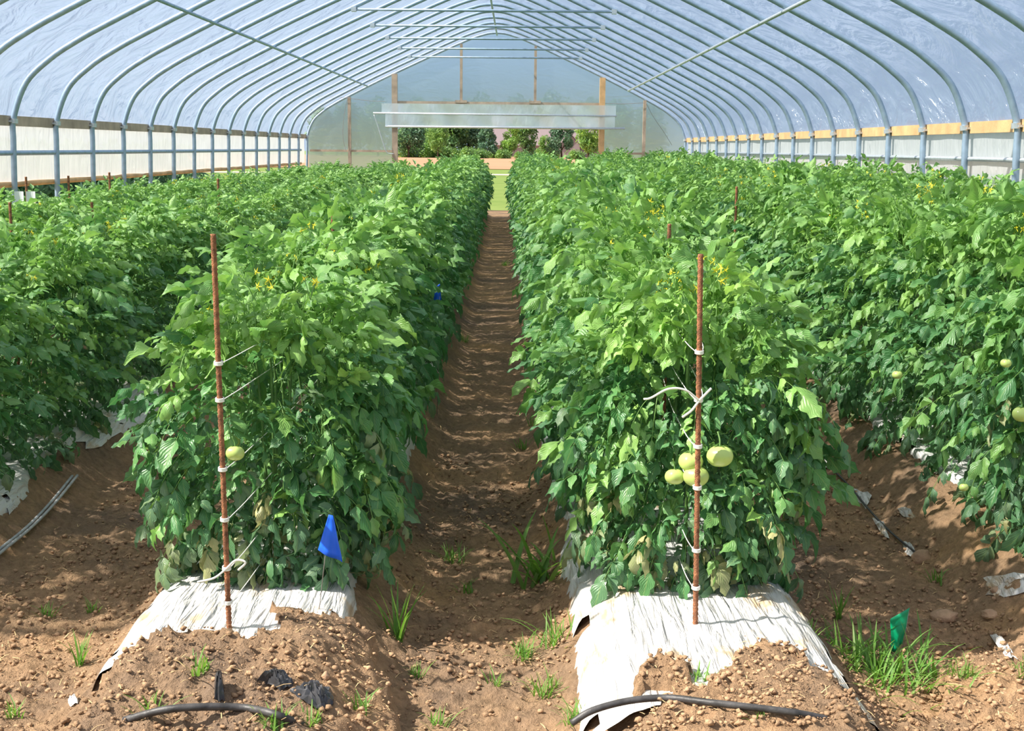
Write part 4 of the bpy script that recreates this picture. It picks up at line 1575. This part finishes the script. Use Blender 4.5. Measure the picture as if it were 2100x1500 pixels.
def trunk_mesh(h):
    b = MB()
    b.tube([(0, 0, -.3), (.05, 0, h * .5), (0, .05, h)], [.22, .16, .1], 8)
    for k in range(4):
        a = k * 1.6
        b.tube([(0, 0, h * .6), (math.cos(a) * 1.0, math.sin(a) * 1.0, h * 1.15)], [.09, .04], 6)
    return b.mesh('trunk', M['bark'], True)


TK = trunk_mesh(2.6)
TREES = [(838, 192, 'dark', .72, 'dark tree at the left end of the tree line beyond the far doorway'),
         (868, 205, 'mid', .85, 'green tree second from the left beyond the far doorway'),
         (898, 190, 'light', .62, 'light green tree third from the left beyond the far doorway'),
         (925, 205, 'mid', .85, 'large green tree left of centre beyond the far doorway'),
         (962, 208, 'dark', .85, 'large dark tree near the centre beyond the far doorway'),
         (998, 192, 'cone', .62, 'dark blue-green tree left of the house roof beyond the doorway'),
         (1046, 192, 'bright', .60, 'bright green tree just in front of the house beyond the doorway'),
         (1078, 196, 'mid', .72, 'green tree before the middle of the house beyond the doorway'),
         (1152, 196, 'cone', .80, 'dark evergreen right of the house roof beyond the doorway'),
         (1206, 190, 'bright', .85, 'large bright green tree at the right end of the doorway view'),
         (1265, 205, 'mid', .9, 'tree blurred behind the end wall film right of the doorway'),
         (1330, 210, 'dark', .9, 'dark tree blurred behind the end wall film, farther right'),
         (775, 205, 'mid', .9, 'tree blurred behind the end wall film left of the doorway'),
         (715, 212, 'dark', .9, 'dark tree blurred behind the end wall film, farther left'),
         (852, 246, 'mid', 1.05, 'tall tree of the back line behind the left of the doorway view'),
         (915, 250, 'dark', 1.1, 'tall dark tree of the back line left of centre'),
         (985, 247, 'mid', 1.15, 'tall tree of the back line just left of the house'),
         (1060, 252, 'dark', 1.2, 'tall dark tree behind the left half of the house roof'),
         (1135, 250, 'mid', 1.2, 'tall tree behind the middle of the house roof'),
         (1215, 248, 'dark', 1.15, 'tall dark tree behind the right end of the house roof'),
         (890, 200, 'mid', .6, 'low green tree in the gap left of centre beyond the doorway'),
         (1118, 200, 'light', .42, 'small light tree before the middle of the house'),
         (660, 208, 'dark', .8, 'dark tree blurred behind the end wall film near the left eave')]
for px, Yt, kind, sc, lab in TREES:
    x = on_y(px, 300, Yt).x
    o = empty('tree', (x, Yt, -.1))
    o.scale = (sc,) * 3
    o.rotation_euler = (0, 0, px * .1)
    tag(o, lab, 'tree', 'trees beyond the field')
    link('crown', CR[kind], o, (0, 0, 0.9 if kind in ('dark', 'cone') else 1.5))
    link('trunk', TK, o)
for i, (px, Yt, sc) in enumerate(sorted([(835, 196, 1.0), (862, 198, .8), (885, 196, 1.1), (918, 197, .8), (1010, 197, .6), (1065, 197, .55), (1110, 205, .8), (1128, 206, .8), (938, 190, .7), (960, 188, .8), (985, 190, .7), (1030, 190, .7), (1180, 186, .7)])):
    x = on_y(px, 300, Yt).x
    o = link('shrub', CR['shrub'], None, (x, Yt, -.3))
    o.scale = (sc,) * 3
    tag(o, 'low green shrub at the field edge, %s from the left' % ORD[i], 'shrub', 'shrubs along the field edge')
# dark hedge outside the lifted left curtain
hx = crown_mesh(9, 2.4, 1.5, 14, 50, 1.6, .22, .9)
for i in range(12):
    o = link('hedge_shrub', hx, None, (-8.4 - .2 * (i % 2), 9.5 + i * 2.0, -.2))
    o.rotation_euler = (0, 0, i)
    tag(o, 'dark shrub outside under the lifted left curtain', 'shrub', 'dark shrubs outside the left wall')

# house
hb = empty('house', (on_y(1122, 300, 228).x, 228, -.9))
tag(hb, 'house with pale walls and mauve shingle roof behind the trees', 'house')
w, dpt, wh, rh = 18.5, 8.0, 2.9, 5.0
MB().box(-w / 2, w / 2, 0, dpt, 0, wh).build('wall', M['siding'], hb)
b = MB()
b.add([(-w / 2 - .4, -.5, wh - .1), (w / 2 + .4, -.5, wh - .1), (w / 2 + .4, dpt + .5, wh - .1), (-w / 2 - .4, dpt + .5, wh - .1), (-w / 2 - .4, dpt / 2, wh + rh), (w / 2 + .4, dpt / 2, wh + rh)],
      [(0, 1, 5, 4), (2, 3, 4, 5), (0, 4, 3), (1, 2, 5), (0, 3, 2, 1)])
b.build('roof', M['shingle'], hb)
gb = MB()
gb.add([(2.2, -1.6, 0), (5.6, -1.6, 0), (5.6, -1.6, wh), (2.2, -1.6, wh), (3.9, -1.6, wh + 1.9), (2.2, 1, 0), (5.6, 1, 0), (5.6, 1, wh), (2.2, 1, wh), (3.9, 1, wh + 1.9)],
       [(0, 1, 2, 4, 3), (5, 8, 9, 7, 6), (0, 3, 8, 5), (1, 6, 7, 2)])
gb.build('gable_wing', M['siding'], hb)
MB().add([(1.9, -1.9, wh - .25), (3.9, -1.9, wh + 2.0), (5.9, -1.9, wh - .25), (1.9, 3, wh - .25), (3.9, 3, wh + 2.0), (5.9, 3, wh - .25),
          (1.9, -1.9, wh - .1), (3.9, -1.9, wh + 2.15), (5.9, -1.9, wh - .1), (1.9, 3, wh - .1), (3.9, 3, wh + 2.15), (5.9, 3, wh - .1)],
         [(0, 3, 4, 1), (1, 4, 5, 2), (6, 7, 10, 9), (7, 8, 11, 10), (0, 1, 7, 6), (1, 2, 8, 7), (3, 9, 10, 4), (4, 10, 11, 5), (0, 6, 9, 3), (2, 5, 11, 8)]).build('gable_roof', M['shingle'], hb)
for x in (-6.5, -2.5):
    f = MB().box(x - .6, x + .6, -.06, .02, 1.0, 2.2).build('window', M['siding'], hb)
    MB().box(x - .5, x + .5, -.08, -.05, 1.1, 2.1).build('pane', M['pane'], f)
